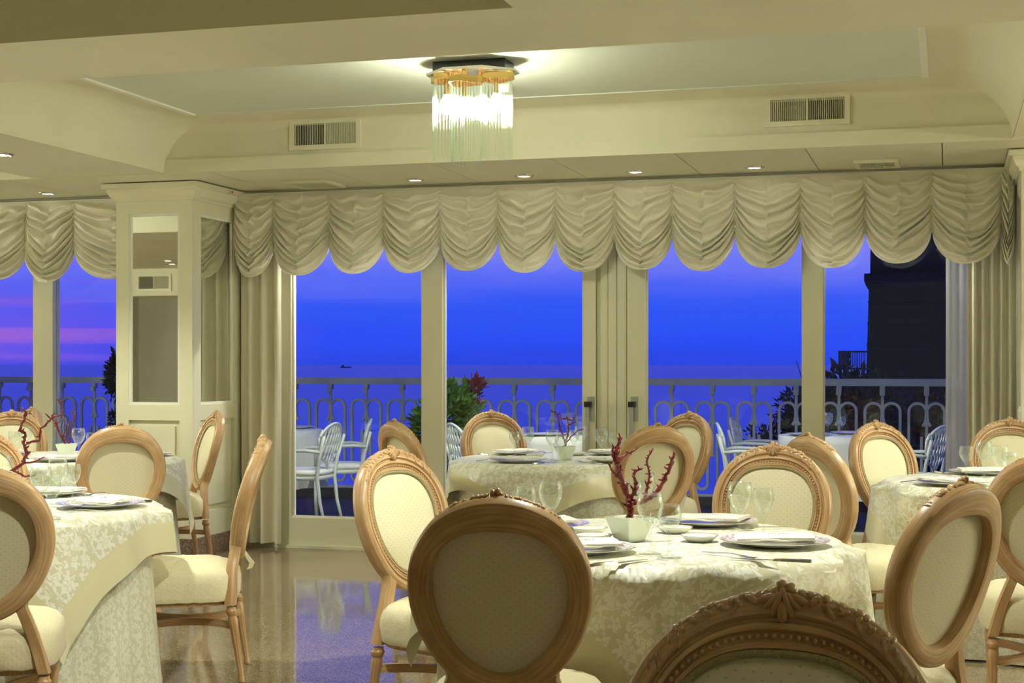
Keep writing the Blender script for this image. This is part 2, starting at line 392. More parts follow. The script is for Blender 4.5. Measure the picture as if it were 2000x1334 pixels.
def m_cloth(name, col, transl, rough=0.6, bump=0.2, bscale=30, sheen=0.2):
    m, nt, p = mat(name); p.inputs['Base Color'].default_value = tuple(col) + (1,); p.inputs['Roughness'].default_value = rough
    p.inputs['Sheen Weight'].default_value = sheen
    tc = N(nt, 'ShaderNodeTexCoord'); n = N(nt, 'ShaderNodeTexNoise', i_Scale=bscale, i_Detail=4.0); L(nt, tc.outputs['Object'], n.inputs[0])
    b = N(nt, 'ShaderNodeBump', i_Strength=bump, i_Distance=0.006); L(nt, n.outputs[0], b.inputs['Height']); L(nt, b.outputs[0], p.inputs['Normal'])
    t = N(nt, 'ShaderNodeBsdfTranslucent'); t.inputs[0].default_value = tuple(col) + (1,); mx = N(nt, 'ShaderNodeMixShader'); mx.inputs[0].default_value = transl
    o = nt.nodes['Material Output']; L(nt, p.outputs[0], mx.inputs[1]); L(nt, t.outputs[0], mx.inputs[2]); L(nt, mx.outputs[0], o.inputs[0]); return m
M['valance'] = m_cloth('cream_taffeta', (0.82, 0.78, 0.61), 0.05, 0.42, 0.25, 26)
M['curtain'] = m_cloth('cream_curtain', (0.76, 0.71, 0.53), 0.05, 0.7, 0.15, 20)
def m_sheer():
    m = bpy.data.materials.new('white_sheer'); m.use_nodes = True; nt = m.node_tree; nt.nodes.clear()
    o = N(nt, 'ShaderNodeOutputMaterial'); t = N(nt, 'ShaderNodeBsdfTransparent'); d = N(nt, 'ShaderNodeBsdfDiffuse'); tr = N(nt, 'ShaderNodeBsdfTranslucent')
    d.inputs[0].default_value = (0.78, 0.78, 0.70, 1); tr.inputs[0].default_value = (0.78, 0.78, 0.74, 1)
    a = N(nt, 'ShaderNodeMixShader'); a.inputs[0].default_value = 0.3; L(nt, d.outputs[0], a.inputs[1]); L(nt, tr.outputs[0], a.inputs[2])
    b = N(nt, 'ShaderNodeMixShader'); b.inputs[0].default_value = 0.78; L(nt, t.outputs[0], b.inputs[1]); L(nt, a.outputs[0], b.inputs[2]); L(nt, b.outputs[0], o.inputs[0]); return m
M['sheer'] = m_sheer()
def m_sea():
    m, nt, p = mat('sea_water'); p.inputs['Base Color'].default_value = (0.02, 0.21, 1.0, 1); p.inputs['Specular IOR Level'].default_value = 0.18; p.inputs['Roughness'].default_value = 0.3; p.inputs['Specular Tint'].default_value = (0.55, 0.75, 1, 1)
    p.inputs['IOR'].default_value = 1.33
    tc = N(nt, 'ShaderNodeTexCoord'); mp = N(nt, 'ShaderNodeMapping'); mp.inputs['Scale'].default_value = (0.05, 0.16, 1); mp.inputs['Rotation'].default_value = (0, 0, -TH)
    L(nt, tc.outputs['Object'], mp.inputs[0])
    n = N(nt, 'ShaderNodeTexNoise', i_Scale=1.0, i_Detail=6.0, i_Roughness=0.6); L(nt, mp.outputs[0], n.inputs[0])
    b = N(nt, 'ShaderNodeBump', i_Strength=0.5, i_Distance=1.6); L(nt, n.outputs[0], b.inputs['Height']); L(nt, b.outputs[0], p.inputs['Normal'])
    return m
M['sea'] = m_sea()
def m_rim():
    m, nt, p = mat('patterned_plate_rim'); tc = N(nt, 'ShaderNodeTexCoord')
    v = N(nt, 'ShaderNodeTexVoronoi', i_Scale=95.0); L(nt, tc.outputs['Object'], v.inputs[0])
    n = N(nt, 'ShaderNodeTexNoise', i_Scale=14.0); L(nt, tc.outputs['Object'], n.inputs[0])
    c = ramp(nt, n.outputs[0], [(0.35, (0.20, 0.16, 0.50)), (0.55, (0.45, 0.25, 0.45)), (0.7, (0.60, 0.28, 0.22))])
    f = N(nt, 'ShaderNodeMapRange'); L(nt, v.outputs['Distance'], f.inputs[0]); f.inputs[1].default_value = 0.25; f.inputs[2].default_value = 0.6
    L(nt, mixc(nt, f.outputs[0], c.outputs[0], (0.80, 0.78, 0.76)), p.inputs['Base Color']); p.inputs['Roughness'].default_value = 0.12
    return m
M['rim'] = m_rim()

# ------------------------------------------------------------------ structure
VW = 9.87        # window wall plane
ZS = 2.55        # soffits and beam undersides
ZC = 2.85        # coffer ceilings
VF = 8.66        # fascia of the window soffit
UL, UR = -12.5, 6.2
VB = -3.2        # back wall
CO_L, CO_R = -4.87, 0.345       # centre coffer
BM0, BM1 = 4.98, 5.685          # cross beam
mb = MB().box((UL, VB, -0.12), (UR, VW + 0.12, 0.0)); struct(mb.build('floor', M['granite']))
struct(MB().box((UL - 0.15, VB, 0), (UL, VW + 0.12, 3.05)).build('wall_left', M['paint']))
struct(MB().box((UR, VB, 0), (UR + 0.15, VW + 0.12, 3.05)).build('wall_right', M['paint']))
struct(MB().box((UL - 0.15, VB - 0.15, 0), (UR + 0.15, VB, 3.05)).build('wall_back', M['paint']))
# window wall: lintel over the glazing, solid bits behind the pillars
PIL_R = -4.90; PIL_L = -5.48; PIL_V = 9.08
RP_L = atv(1988, 9.55)          # left face of the right-hand pillar
wall = MB().box((UL, VW - 0.05, 2.36), (UR, VW + 0.10, 3.05))
wall.box((PIL_L + 0.05, VW - 0.05, 0), (PIL_R - 0.05, VW + 0.10, 2.36))
wall.box((RP_L + 0.10, VW - 0.05, 0), (UR, VW + 0.10, 2.36))
wall.box((UL, VW - 0.05, 0), (UL + 1.5, VW + 0.10, 2.36))
wall.box((PIL_R - 0.05, VW - 0.05, 0), (atv(545, VW), VW + 0.10, 2.36))
struct(wall.build('wall_window', M['paint']))

ceil = struct(MB().box((UL, VB, 3.0), (UR, VW, 3.05)).build('ceiling', M['paint']))
# soffit along the windows, cut in panels with open joints
jo = -3.052; pw = 0.756
edges = [UL]; k0 = math.floor((UL + 0.4 - jo) / pw)
u = jo + k0 * pw
while u < UR - 0.2:
    if u > UL + 0.2: edges.append(u)
    u += pw
edges.append(UR)
MB().box((UL, VF + 0.021, ZS + 0.014), (UR, VW - 0.05, ZS + 0.30)).build('soffit_core', M['joint'], ceil)
for a, b in zip(edges[:-1], edges[1:]):
    MB().box((a + 0.003, VF + 0.02, ZS), (b - 0.003, VW - 0.13, ZS + 0.013)).build('ceiling_panel', M['paint'], ceil)
MB().box((UL, VW - 0.128, ZS - 0.012), (UR, VW - 0.095, ZS + 0.012)).build('curtain_track_trim', M['paint'], ceil)
# fascia with a slightly proud lower band
MB().box((UL, VF, ZS + 0.085), (UR, VF + 0.02, 3.0)).build('fascia', M['paint'], ceil)
MB().box((UL, VF - 0.02, ZS - 0.004), (UR, VF + 0.02, ZS + 0.082)).build('fascia_band', M['paint'], ceil)
# beams: cross beam along u and beams along v
def vbeam(u0, u1, v0, v1): MB().box((u0, v0, ZS), (u1, v1, 3.0)).build('ceiling_beam', M['paint'], ceil)
MB().box((UL, BM0, ZS), (UR, BM1, 3.0)).build('ceiling_beam', M['paint'], ceil)
vbeam(-5.84, CO_L, BM1, VF - 0.02); vbeam(CO_R, 1.315, BM1, VF - 0.02)
vbeam(-11.0, -10.1, BM1, VF - 0.02); vbeam(5.4, UR, BM1, VF - 0.02)
# near bays: right-hand edge of the near recess at the point where the photo shows it
NEAR_R = -1.448
MB().box((NEAR_R, VB, ZS), (UR, BM0, 3.0)).build('ceiling_beam', M['paint'], ceil)
MB().box((UL, VB, ZS), (-6.6, BM0, 3.0)).build('ceiling_beam', M['paint'], ceil)
MB().box((-6.6, VB, ZS), (NEAR_R, 0.6, 3.0)).build('ceiling_beam', M['paint'], ceil)
MB().box((UL, 0.6, 2.2), (-6.6, 0.95, ZS)).build('ceiling_beam', M['paint'], ceil)
# coves: concave quarter rounds along the two long sides of each coffer
def cove(u_edge, sgn, v0, v1, R=0.30, z0=ZS + 0.0):
    prof = []
    n = 14
    for i in range(n + 1):
        a = math.pi / 2 * i / n
        prof.append((u_edge + sgn * (0.002 + R * (1 - math.cos(a))), z0 + R * math.sin(a)))
    prof += [(u_edge + sgn * R, ZC + 0.05), (u_edge + sgn * 0.001, ZC + 0.05)]
    rings = [[(x, v, z) for x, z in prof] for v in (v0, v1)]
    MB().loft(rings).build('cove', M['paint'], ceil, smooth=35)
def coffer(u0, u1, v0, v1, lid=True):
    cove(u0, 1, v0, v1); cove(u1, -1, v0, v1)
    MB().box((u0, v0, ZC), (u1, v1, ZC + 0.05)).build('coffer_ceiling', M['paint'], ceil)
    if lid:
        a, b, d = u0 + 0.455, u1 - 0.455, v1 - 0.47
        MB().box((a, v0 + 0.25, ZC - 0.014), (b, d, ZC - 0.001)).build('coffer_panel', M['panelpaint'], ceil)
        for x in (a, b):
            MB().box((x - 0.018, v0 + 0.25, ZC - 0.024), (x + 0.018, d, ZC - 0.001)).build('coffer_trim', M['trimwhite'], ceil)
        MB().box((a - 0.018, d, ZC - 0.020), (b + 0.018, d + 0.018, ZC - 0.001)).build('coffer_trim', M['panelpaint'], ceil)
coffer(CO_L, CO_R, BM1, VF)
coffer(-10.1, -5.84, BM1, VF)
coffer(1.315, 5.4, BM1, VF)
MB().box((-6.6, 0.6, ZC), (NEAR_R, BM0, ZC + 0.05)).build('coffer_ceiling', M['paint'], ceil)
# small bevel round over fascia top of the centre coffer
rings = []
for uu in (CO_L, CO_R):
    rings.append([(uu, VF - 0.055 * (1 - math.cos(a)) + 0.0, ZC - 0.055 + 0.055 * math.sin(a)) for a in [math.pi / 2 * i / 8 for i in range(9)]] + [(uu, VF, ZC)])
MB().loft(rings).build('cove', M['paint'], ceil, smooth=40)

# ---- glazed doors in the window wall
def uw(px, v=VW): return atv(px, v)
ZB = 0.215; ZT = 2.40
def frame_piece(parent, name, u0, u1, z0, z1, v0=VW - 0.045, v1=VW + 0.045, m='gloss'):
    return MB().box((u0, v0, z0), (u1, v1, z1)).build(name, M[m], parent)
def pane(parent, px0, px1, z0=ZB, z1=ZT):
    u0, u1 = uw(px0), uw(px1)
    MB().box((u0 - 0.01, VW - 0.004, z0 - 0.01), (u1 + 0.01, VW + 0.004, z1 + 0.01)).build('glass_pane', M['pane'], parent)
    for (a, b, c, d) in ((u0, u0 + 0.012, z0, z1), (u1 - 0.012, u1, z0, z1)):
        MB().box((a, VW - 0.022, c), (b, VW - 0.006, d)).build('glazing_bead', M['gloss'], parent)
    MB().box((u0, VW - 0.030, z0), (u1, VW - 0.006, z0 + 0.014)).build('glazing_bead', M['trimwhite'], parent)
def handle(parent, px, side):
    u, z = atv(px, VW, 796); v = VW - 0.047
    hd = MB().box((u - 0.022, v - 0.028, z - 0.09), (u + 0.022, v, z + 0.075)).build('door_handle', M['aluh'], parent)
    MB().box((u - 0.034, v - 0.07, z + 0.005), (u + 0.012, v - 0.0285, z + 0.042)).build('knob', M['black'], hd)
    MB().box((u - 0.028, v - 0.066, z - 0.30), (u - 0.002, v - 0.048, z + 0.0045)).build('lever', M['aluh'], hd)
d1 = struct(frame_piece(None, 'door_1', uw(545), uw(573), 0, ZT))
frame_piece(d1, 'mullion', uw(828), uw(868), ZB, ZT, VW - 0.05, VW + 0.045)
frame_piece(d1, 'bottom_rail', uw(573), uw(1142), 0, ZB)
frame_piece(d1, 'threshold', uw(545), uw(1190), 0, 0.02, VW - 0.075, VW - 0.046)
frame_piece(d1, 'top_rail', uw(545), uw(1185), ZT, 2.50)
frame_piece(d1, 'stile', uw(1142), uw(1166), 0, ZT)
pane(d1, 573, 828); pane(d1, 868, 1142); handle(d1, 1158, 1)
d2 = struct(frame_piece(None, 'door_2', uw(1228), uw(1263), 0, ZT, VW - 0.055, VW + 0.045))
frame_piece(d2, 'mullion', uw(1570), uw(1608), ZB, ZT, VW - 0.05, VW + 0.045)
frame_piece(d2, 'bottom_rail', uw(1263), uw(1990), 0, ZB)
frame_piece(d2, 'threshold', uw(1190), uw(1985), 0, 0.02, VW - 0.075, VW - 0.046)
frame_piece(d2, 'top_rail', uw(1185), RP_L + 0.12, ZT, 2.50)
frame_piece(d2, 'stile', uw(1960), RP_L + 0.12, 0, ZT)
pane(d2, 1263, 1570); pane(d2, 1608, 1960); handle(d2, 1243, 1)
# centre meeting posts
t1 = struct(frame_piece(None, 'trim_1', uw(1167), uw(1227), 0, ZT, VW - 0.015, VW + 0.04))
for a, b, d in ((1176, 1190, 0.03), (1191, 1207, 0.034), (1208, 1226, 0.03)):
    frame_piece(t1, 'post_strip', uw(a), uw(b), 0.0, ZT, VW - 0.015 - d, VW - 0.0155)
# window to the left of the pillar
w1 = struct(frame_piece(None, 'window_1', uw(72), uw(110), 0, ZT, VW - 0.05, VW + 0.045))
frame_piece(w1, 'bottom_rail', UL + 1.5, uw(72) - 0.001, 0, ZB); frame_piece(w1, 'bottom_rail', uw(110) + 0.001, PIL_L + 0.05, 0, ZB)
frame_piece(w1, 'top_rail', UL + 1.5, PIL_L + 0.05, ZT, 2.50)
for a, b in ((-420, 72), (110, 262)):
    MB().box((uw(a), VW - 0.004, ZB), (uw(b), VW + 0.004, ZT)).build('glass_pane', M['pane'], w1)
for a in (-420, -260):
    frame_piece(w1, 'mullion', uw(a) - 0.07, uw(a) + 0.07, ZB, ZT)
MB().box((UL + 1.5, VW - 0.004, ZB), (uw(-420), VW + 0.004, ZT)).build('glass_pane', M['pane'], w1)

# ---- mirrored pillars
def pillar(u0, u1, v0, label, sides):
    r = thing('mirrored_pillar', label, 'pillar', ((u0 + u1) / 2, (v0 + VW - 0.06) / 2, 0))
    ox, oy = r.location.x, r.location.y
    e = VW - 0.055
    def bx(name, a, b, m='gloss', p=r):
        return MB().box((a[0] - ox, a[1] - oy, a[2]), (b[0] - ox, b[1] - oy, b[2])).build(name, M[m], p)
    bx('body', (u0 + 0.025, v0 + 0.025, 0.13), (u1 - 0.025, e, 2.545))
    bx('granite_base', (u0 - 0.02, v0 - 0.02, 0), (u1 + 0.02, e, 0.13), 'granite_base')
    # crown moulding: stepped profile mitred round three sides
    prof = [(0.0, 2.425), (0.012, 2.425), (0.012, 2.44), (0.03, 2.455), (0.045, 2.485), (0.048, 2.505), (0.072, 2.51), (0.072, 2.542), (0.0, 2.542)]
    rings = []
    for (x, y, sx, sy) in ((u0, e, -1, 0), (u0, v0, -1, -1), (u1, v0, 1, -1), (u1, e, 1, 0)):
        rings.append([(x + sx * d - ox, y + sy * d - oy, z) for d, z in prof])
    MB().loft(rings).build('crown_moulding', M['gloss'], r)
    zz = (0.13, 0.30, 0.93, 1.035, 2.34, 2.425)
    def face(axis, c, a, b, sgn):
        # a..b is the horizontal extent on this face, c the plane, sgn outward
        w = 0.095
        def bb(name, h0, h1, z0, z1, d0, d1, m='gloss', p=r):
            q0, q1 = c + sgn * d0, c + sgn * d1
            lo, hi = min(q0, q1), max(q0, q1)
            if axis == 'v': return bx(name, (h0, lo, z0), (h1, hi, z1), m, p)
            return bx(name, (lo, h0, z0), (hi, h1, z1), m, p)
        bb('stile', a, a + w, zz[0], zz[5], -0.024, 0.0); bb('stile', b - w, b, zz[0], zz[5], -0.024, 0.0)
        for z0, z1 in ((zz[0], zz[1]), (zz[2], zz[3]), (zz[4], zz[5])): bb('rail', a + w, b - w, z0, z1, -0.024, 0.0)
        bb('mirror', a + w + 0.018, b - w - 0.018, zz[3] + 0.018, zz[4] - 0.018, -0.024, -0.018, 'mirror')
        for (h0, h1, z0, z1) in ((a + w, a + w + 0.018, zz[3], zz[4]), (b - w - 0.018, b - w, zz[3], zz[4]), (a + w + 0.018, b - w - 0.018, zz[3], zz[3] + 0.018), (a + w + 0.018, b - w - 0.018, zz[4] - 0.018, zz[4])):
            bb('mirror_bead', h0, h1, z0, z1, -0.024, -0.008, 'trimwhite')
        bb('raised_panel', a + w + 0.04, b - w - 0.04, zz[1] + 0.04, zz[2] - 0.04, -0.024, -0.006)
    face('v', v0, u0, u1, -1)
    if 'R' in sides: face('u', u1, v0 + 0.026, e - 0.02, 1)
    if 'L' in sides: face('u', u0, v0 + 0.026, e - 0.02, -1)
    return r
pl = pillar(PIL_L, PIL_R, PIL_V, 'cream panelled pillar with two narrow mirrors beside the sliding doors', 'RL')
pillar(RP_L, RP_L + 0.58, PIL_V, 'cream pillar with crown moulding at the end of the long festoon curtain', 'L')
# small sensor on the crown of the left pillar
sn = thing('wall_sensor', 'tiny white sensor with a red lens on the pillar crown', 'sensor', (PIL_R + 0.05, PIL_V + 0.42, 2.515))
MB().box((0, -0.025, -0.008), (0.035, 0.05, 0.022)).build('body', M['alarm'], sn)
MB().ell((0.036, 0.0, 0.004), 0.004, 0.014, 0.009).build('lens', M['red'], sn, smooth=180)

# ---- exterior: terrace, railing, sea
VR = 13.9
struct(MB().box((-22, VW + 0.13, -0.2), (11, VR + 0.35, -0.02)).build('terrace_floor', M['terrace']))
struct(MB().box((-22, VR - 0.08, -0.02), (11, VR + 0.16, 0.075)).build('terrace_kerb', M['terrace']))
R_ = 60000.0
sea = MB(); sea.add([(-R_, 20, -40), (R_, 20, -40), (R_, 90000, -40), (-R_, 90000, -40)], [(0, 1, 2, 3)])
struct(sea.build('sea', M['sea']))
sh = thing('ship', 'tiny dark ship far out on the sea near the horizon', 'ship', (0, 0, 0)); 
sp_ = atZ(675, 718.4, 41.3 * F / 6.4); sh.location = (sp_.x, sp_.y, -40); sh.rotation_euler = (0, 0, TH)
MB().loft([[(x, -8, 0), (x, 8, 0), (x, 10 * w, 14), (x, -10 * w, 14)] for x, w in ((-66, 0.6), (-60, 1), (40, 1), (72, 0.1))]).build('hull', M['ship'], sh)
MB().box((-50, -8, 14), (-20, 8, 34)).build('superstructure', M['ship'], sh)

# ---- railing: each panel of bars is a part of the railing
rail = thing('balcony_railing', 'green-grey metal railing with arched bars along the terrace edge', 'railing', (0, VR, 0))
RU0, RU1 = -22.0, 11.0
MB().box((RU0, -0.035, 1.115), (RU1, 0.035, 1.18)).build('handrail', M['iron'], rail)
MB().box((RU0, -0.012, 0.076), (RU1, 0.012, 0.10)).build('bottom_rail', M['iron'], rail)
un = 0.385
bars = MB(); R2 = 0.0085
def arc(cx, cz, r, a0, a1, n=10): return [(cx + r * math.cos(a0 + (a1 - a0) * i / n), 0, cz + r * math.sin(a0 + (a1 - a0) * i / n)) for i in range(n + 1)]
ho = un * 0.5 - 0.034; ra = ho / 2
bars.bar([(0, 0, 1.13), (0, 0, 0.46)], 0.024, 0.02, up=(0, 1, 0))
bars.box((-0.022, -0.02, 1.06), (0.022, 0.03, 1.13)); bars.box((-0.022, -0.05, 1.03), (0.022, -0.015, 1.08))
for s in (-1, 1):
    cx = s * ra
    a = arc(cx, 0.885, ra - 0.004, math.pi if s < 0 else 0, 0 if s < 0 else math.pi)   # outer -> inner at the post
    inner = [(s * 0.006, 0, 0.83), (s * 0.012, 0, 0.79), (s * 0.034, 0, 0.755)]
    down = [(s * 2 * ra - s * 0.004, 0, z) for z in (0.20, 0.5, 0.8)]
    lb = (0.045 + (2 * ra - 0.004)) / 2; lr = (2 * ra - 0.004 - 0.045) / 2
    bot = arc(s * lb, 0.20, lr, math.pi if s > 0 else 0, 2 * math.pi if s > 0 else -math.pi)
    bars.bar([(s * 0.045, 0, 0.66)] + bot + down[1:] + a + inner, 0.024, 0.03, up=(0, 1, 0))
bars.bar([(-0.045, 0, 0.46), (0.045, 0, 0.46)], 0.014, 0.014)
bo = bars.build('bar_panel', M['iron'], rail)
bme = bo.data; bo.location = (atv(1312, VR), 0, 0)
i = 1
while True:
    done = True
    for s in (-1, 1):
        x = bo.location.x + s * i * un
        if RU0 + 0.2 < x < RU1 - 0.2: mk('bar_panel', bme, rail, (x, 0, 0)); done = False
    if done: break
    i += 1

# ------------------------------------------------------------------ festoon valances and curtains
def swag(u0, u1, ztop, v, seed, parent, ox, oy, Lg=0.375, Lc=0.59):
    rnd = random.Random(seed); ns_, nt_2 = 44, 120
    pts = []; faces = []; hw = (u1 - u0) / 2; cu = (u0 + u1) / 2
    ph0 = rnd.uniform(0, 6.28); nf = rnd.uniform(8.0, 9.6); sk = rnd.uniform(-0.18, 0.18); sd = Vector((rnd.uniform(0, 50), rnd.uniform(0, 50), 3.3))
    Lc = Lc + rnd.uniform(-0.015, 0.015)
    for j in range(nt_2 + 1):
        t = j / nt_2
        for i in range(ns_ + 1):
            s0 = -1 + 2 * i / ns_; s = math.copysign(1 - (1 - abs(s0)) ** 1.0, s0)
            sc = s - sk * (1 - s * s) * (0.4 + 0.6 * math.sin(3 * t + ph0))
            ab = abs(sc)
            cat = 0.62 * max(0.0, 1 - ab ** 2.3) ** 0.72 + 0.38 * (1 - ab)
            g = min(1.0, 0.03 + 1.5 * t ** 0.75)
            g = g if t < 0.55 else g + 0.0
            drop_ = Lg * t + (Lc - Lg) * g * (cat if t < 0.8 else cat + (max(0, 1 - abs(s) ** 2.3) ** 0.60 - cat) * (t - 0.8) / 0.2)
            n1 = noise.noise(Vector((sc * 1.7, t * 5.0, 0)) + sd); n2 = noise.noise(Vector((sc * 4.0, t * 13.0, 7)) + sd)
            tt = t + 0.055 * n1 + 0.010 * n2
            ph = nf * tt * 2 * math.pi + ph0 + (1.2 if s > 0 else -0.6) * (1 - abs(s)) * 0.9
            fr = (ph / (2 * math.pi)) % 1.0
            saw = (fr / 0.72) if fr < 0.72 else (1 - (fr - 0.72) / 0.28)         # soft rise, sharp undercut
            saw = saw * saw * (3 - 2 * saw)
            fine = 0.5 + 0.5 * math.sin(ph * 2.1 + 3 * n2)
            edge = min(1.0, (1 - abs(s)) / 0.30)
            top = min(1.0, t / 0.10); hem = 1.0 if t < 0.93 else max(0.25, 1 - (t - 0.93) / 0.09)
            amp = (0.018 + 0.042 * edge) * top * hem * (0.75 + 0.5 * n1)
            d = amp * saw + 0.009 * fine * top * (1 - 0.5 * edge) * hem + 0.012 * n2 * edge * top * 0.6
            if abs(s) > 0.86: d += 0.0045 * math.sin(t * 130 + 3 * n1) * (abs(s) - 0.86) / 0.14 * top
            belly = 0.055 * (1 - s * s) * math.sin(min(1.0, t * 1.05) * math.pi * 0.62) * top
            pinch = -0.012 * math.exp(-((1 - abs(s)) / 0.05) ** 2) * top
            pts.append((cu + hw * s - ox, v - d - belly - pinch - oy, ztop - drop_))
    n = ns_ + 1
    for j in range(nt_2):
        for i in range(ns_): faces.append((j * n + i, j * n + i + 1, (j + 1) * n + i + 1, (j + 1) * n + i))
    m_ = MB(); m_.add(pts, faces); return m_.build('swag', M['valance'], parent, smooth=180)
def valance(bounds, label, seed, v=9.68):
    us = [atv(p, v) if isinstance(p, (int, float)) else p[0] for p in bounds]
    r = thing('festoon_curtain', label, 'curtain', ((us[0] + us[-1]) / 2, v, 2.52), 0, None); ox, oy = r.location.x, r.location.y
    for i, (a, b) in enumerate(zip(us[:-1], us[1:])):
        o = swag(a, b, 0.0, v, seed + i, r, ox, oy)
    for k, x in enumerate(us[1:-1]):
        rings = []; rn = random.Random(seed + 100 + k)
        for j in range(103):
            q = j / 102; z = -0.02 - 0.365 * q; d = 0.010 + 0.0045 * math.sin(j * 2 * math.pi / 3.0 + rn.uniform(-0.5, 0.5)); w = 0.0155 * (1 + 0.12 * math.sin(j * 2.1))
            rings.append([(x - ox - w, -0.002, z), (x - ox - w * 0.55, -d, z), (x - ox, -d * 0.72, z), (x - ox + w * 0.55, -d, z), (x - ox + w, -0.002, z)])
        MB().loft(rings, closed=False, caps=False).build('gather_tape', M['valance'], r, smooth=180)
    MB().box((us[0] - ox, 0.005, -0.03), (us[-1] - ox, 0.03, 0.008)).build('heading_rail', M['trimwhite'], r)
    return r
valance([(PIL_R + 0.015,), 535, 643, 750, 860, 972, 1085, 1200, 1313, 1435, 1563, 1690, 1820, 1955, (RP_L - 0.012,)], 'long cream festoon curtain hanging in scallops above the sliding doors', 11)
valance([(UL + 1.52 + k * (atv(-330, 9.68) - UL - 1.52) / 7,) for k in range(7)] + [-330, -235, -140, -45, 52, 145, (PIL_L - 0.01,)], 'cream festoon curtain in scallops above the window left of the pillar', 60)
def curtain(name, u0, u1, v, z0, z1, pleats, amp, seed, label, m, cat='curtain', gather=0.0):
    rnd = random.Random(seed); nx, nz = pleats * 14, 40
    cu = (u0 + u1) / 2; r = thing(name, label, cat, (cu, v, z0))
    phs = [rnd.uniform(-0.6, 0.6) for _ in range(pleats + 2)]; am = [rnd.uniform(0.6, 1.25) for _ in range(pleats + 2)]
    pts, fs = [], []
    for j in range(nz + 1):
        t = j / nz; z = (z1 - z0) * t
        for i in range(nx + 1):
            x = i / nx; q = x * pleats; k = int(min(q, pleats - 1e-6)); fq = q - k
            A = am[k] * (1 - fq) + am[k + 1] * fq
            w = math.sin(2 * math.pi * q + phs[k] * (1 - t) * 1.2 * math.sin(math.pi * fq))
            dep = amp * A * (abs(w) ** 0.8 * math.copysign(1, w)) * (1 - 0.25 * t)
            xs = (x - 0.5) * (u1 - u0) * (1 - gather * t) + 0.008 * noise.noise(Vector((q * 0.8, t * 2.2, seed)))
            pts.append((xs, dep + 0.01 * noise.noise(Vector((q, t * 3, seed + 5))), z))
    n = nx + 1
    for j in range(nz):
        for i in range(nx): fs.append((j * n + i, j * n + i + 1, (j + 1) * n + i + 1, (j + 1) * n + i))
    mb = MB(); mb.add(pts, fs); mb.build('cloth', M[m], r, smooth=180)
    return r
curtain('curtain', PIL_R + 0.03, uw(548, 9.74), 9.75, 0.035, 2.44, 3, 0.045, 3, 'cream floor-length curtain drawn back beside the mirrored pillar', 'curtain')
curtain('curtain', uw(1890, 9.73), RP_L - 0.025, 9.74, 0.035, 2.44, 5, 0.036, 8, 'cream floor-length curtain drawn back against the pillar at the dark end window', 'curtain')
curtain('sheer_curtain', uw(1847, 9.79), uw(1905, 9.79), 9.795, 0.035, 2.44, 2, 0.012, 5, 'white sheer curtain panel at the inner edge of the heavier curtain', 'sheer')

# ------------------------------------------------------------------ vents, downlights, chandelier
def grille(name, label, w, h, nsl, loc, face, split=True):
    """face 'v' hangs on the fascia looking -v, 'z' lies in the soffit looking down"""
    r = thing(name, label, 'vent', loc)
    if face == 'z': r.rotation_euler = (math.pi / 2, 0, 0)
    b = 0.03; d = 0.02
    fr = MB()
    for (x0, x1, z0, z1) in ((-w / 2, w / 2, -h / 2, -h / 2 + b), (-w / 2, w / 2, h / 2 - b, h / 2), (-w / 2, -w / 2 + b, -h / 2 + b, h / 2 - b), (w / 2 - b, w / 2, -h / 2 + b, h / 2 - b)):
        fr.box((x0, -d, z0), (x1, 0, z1))
    fr.build('frame', M['gloss'], r)
    MB().box((-w / 2 + b, -0.003, -h / 2 + b), (w / 2 - b, -0.0005, h / 2 - b)).build('backing', M['dark'], r)
    sl = MB(); iw = w - 2 * b
    for k in range(nsl):
        x = -iw / 2 + (k + 0.5) * iw / nsl
        Mx = Matrix.Translation((x, -0.010, 0)) @ Matrix.Rotation(math.radians(38 if x < 0 else -20), 4, 'Z')
        sl.box((-0.0011, -0.006, -h / 2 + b), (0.0011, 0.006, h / 2 - b), Mx)
    sl.build('slats', M['gloss'], r)
    if split: MB().box((-0.005, -0.018, -h / 2 + b), (0.005, -0.004, h / 2 - b)).build('divider', M['gloss'], r)
    if face == 'z':
        cr = MB()
        for q in (-0.33, 0, 0.33): cr.box((-iw / 2, -0.017, q * (h - 2 * b) - 0.002), (iw / 2, -0.013, q * (h - 2 * b) + 0.002))
        cr.build('cross_slats', M['gloss'], r)
def vent_v(px0, px1, py0, py1, label):
    a = atv(px0, VF); b = atv(px1, VF); z1 = atv((px0 + px1) / 2, VF, (py0) )[1]; z0 = atv((px0 + px1) / 2, VF, py1)[1]
    grille('air_vent', label, b - a, z1 - z0, 36, ((a + b) / 2, VF - 0.001, (z0 + z1) / 2), 'v')
vent_v(568, 706, 232, 292, 'cream slatted air vent on the fascia nearer the mirrored pillar')
vent_v(1495, 1660, 183, 246, 'cream slatted air vent on the fascia above the dark end window')
a = on(1668, 316, ZS); b = on(1757, 316, ZS)
grille('ceiling_vent', 'small square-mesh vent in the soffit panel by the end window', abs(b[0] - a[0]), 0.30, 22, ((a[0] + b[0]) / 2, (a[1] + b[1]) / 2 + 0.02, ZS - 0.001), 'z', False)
a = on(565, 357, ZS); b = on(662, 357, ZS)
grille('ceiling_vent', 'flat vent in the soffit beside the pillar crown', abs(b[0] - a[0]), 0.34, 22, ((a[0] + b[0]) / 2, (a[1] + b[1]) / 2, ZS - 0.001), 'z', False)

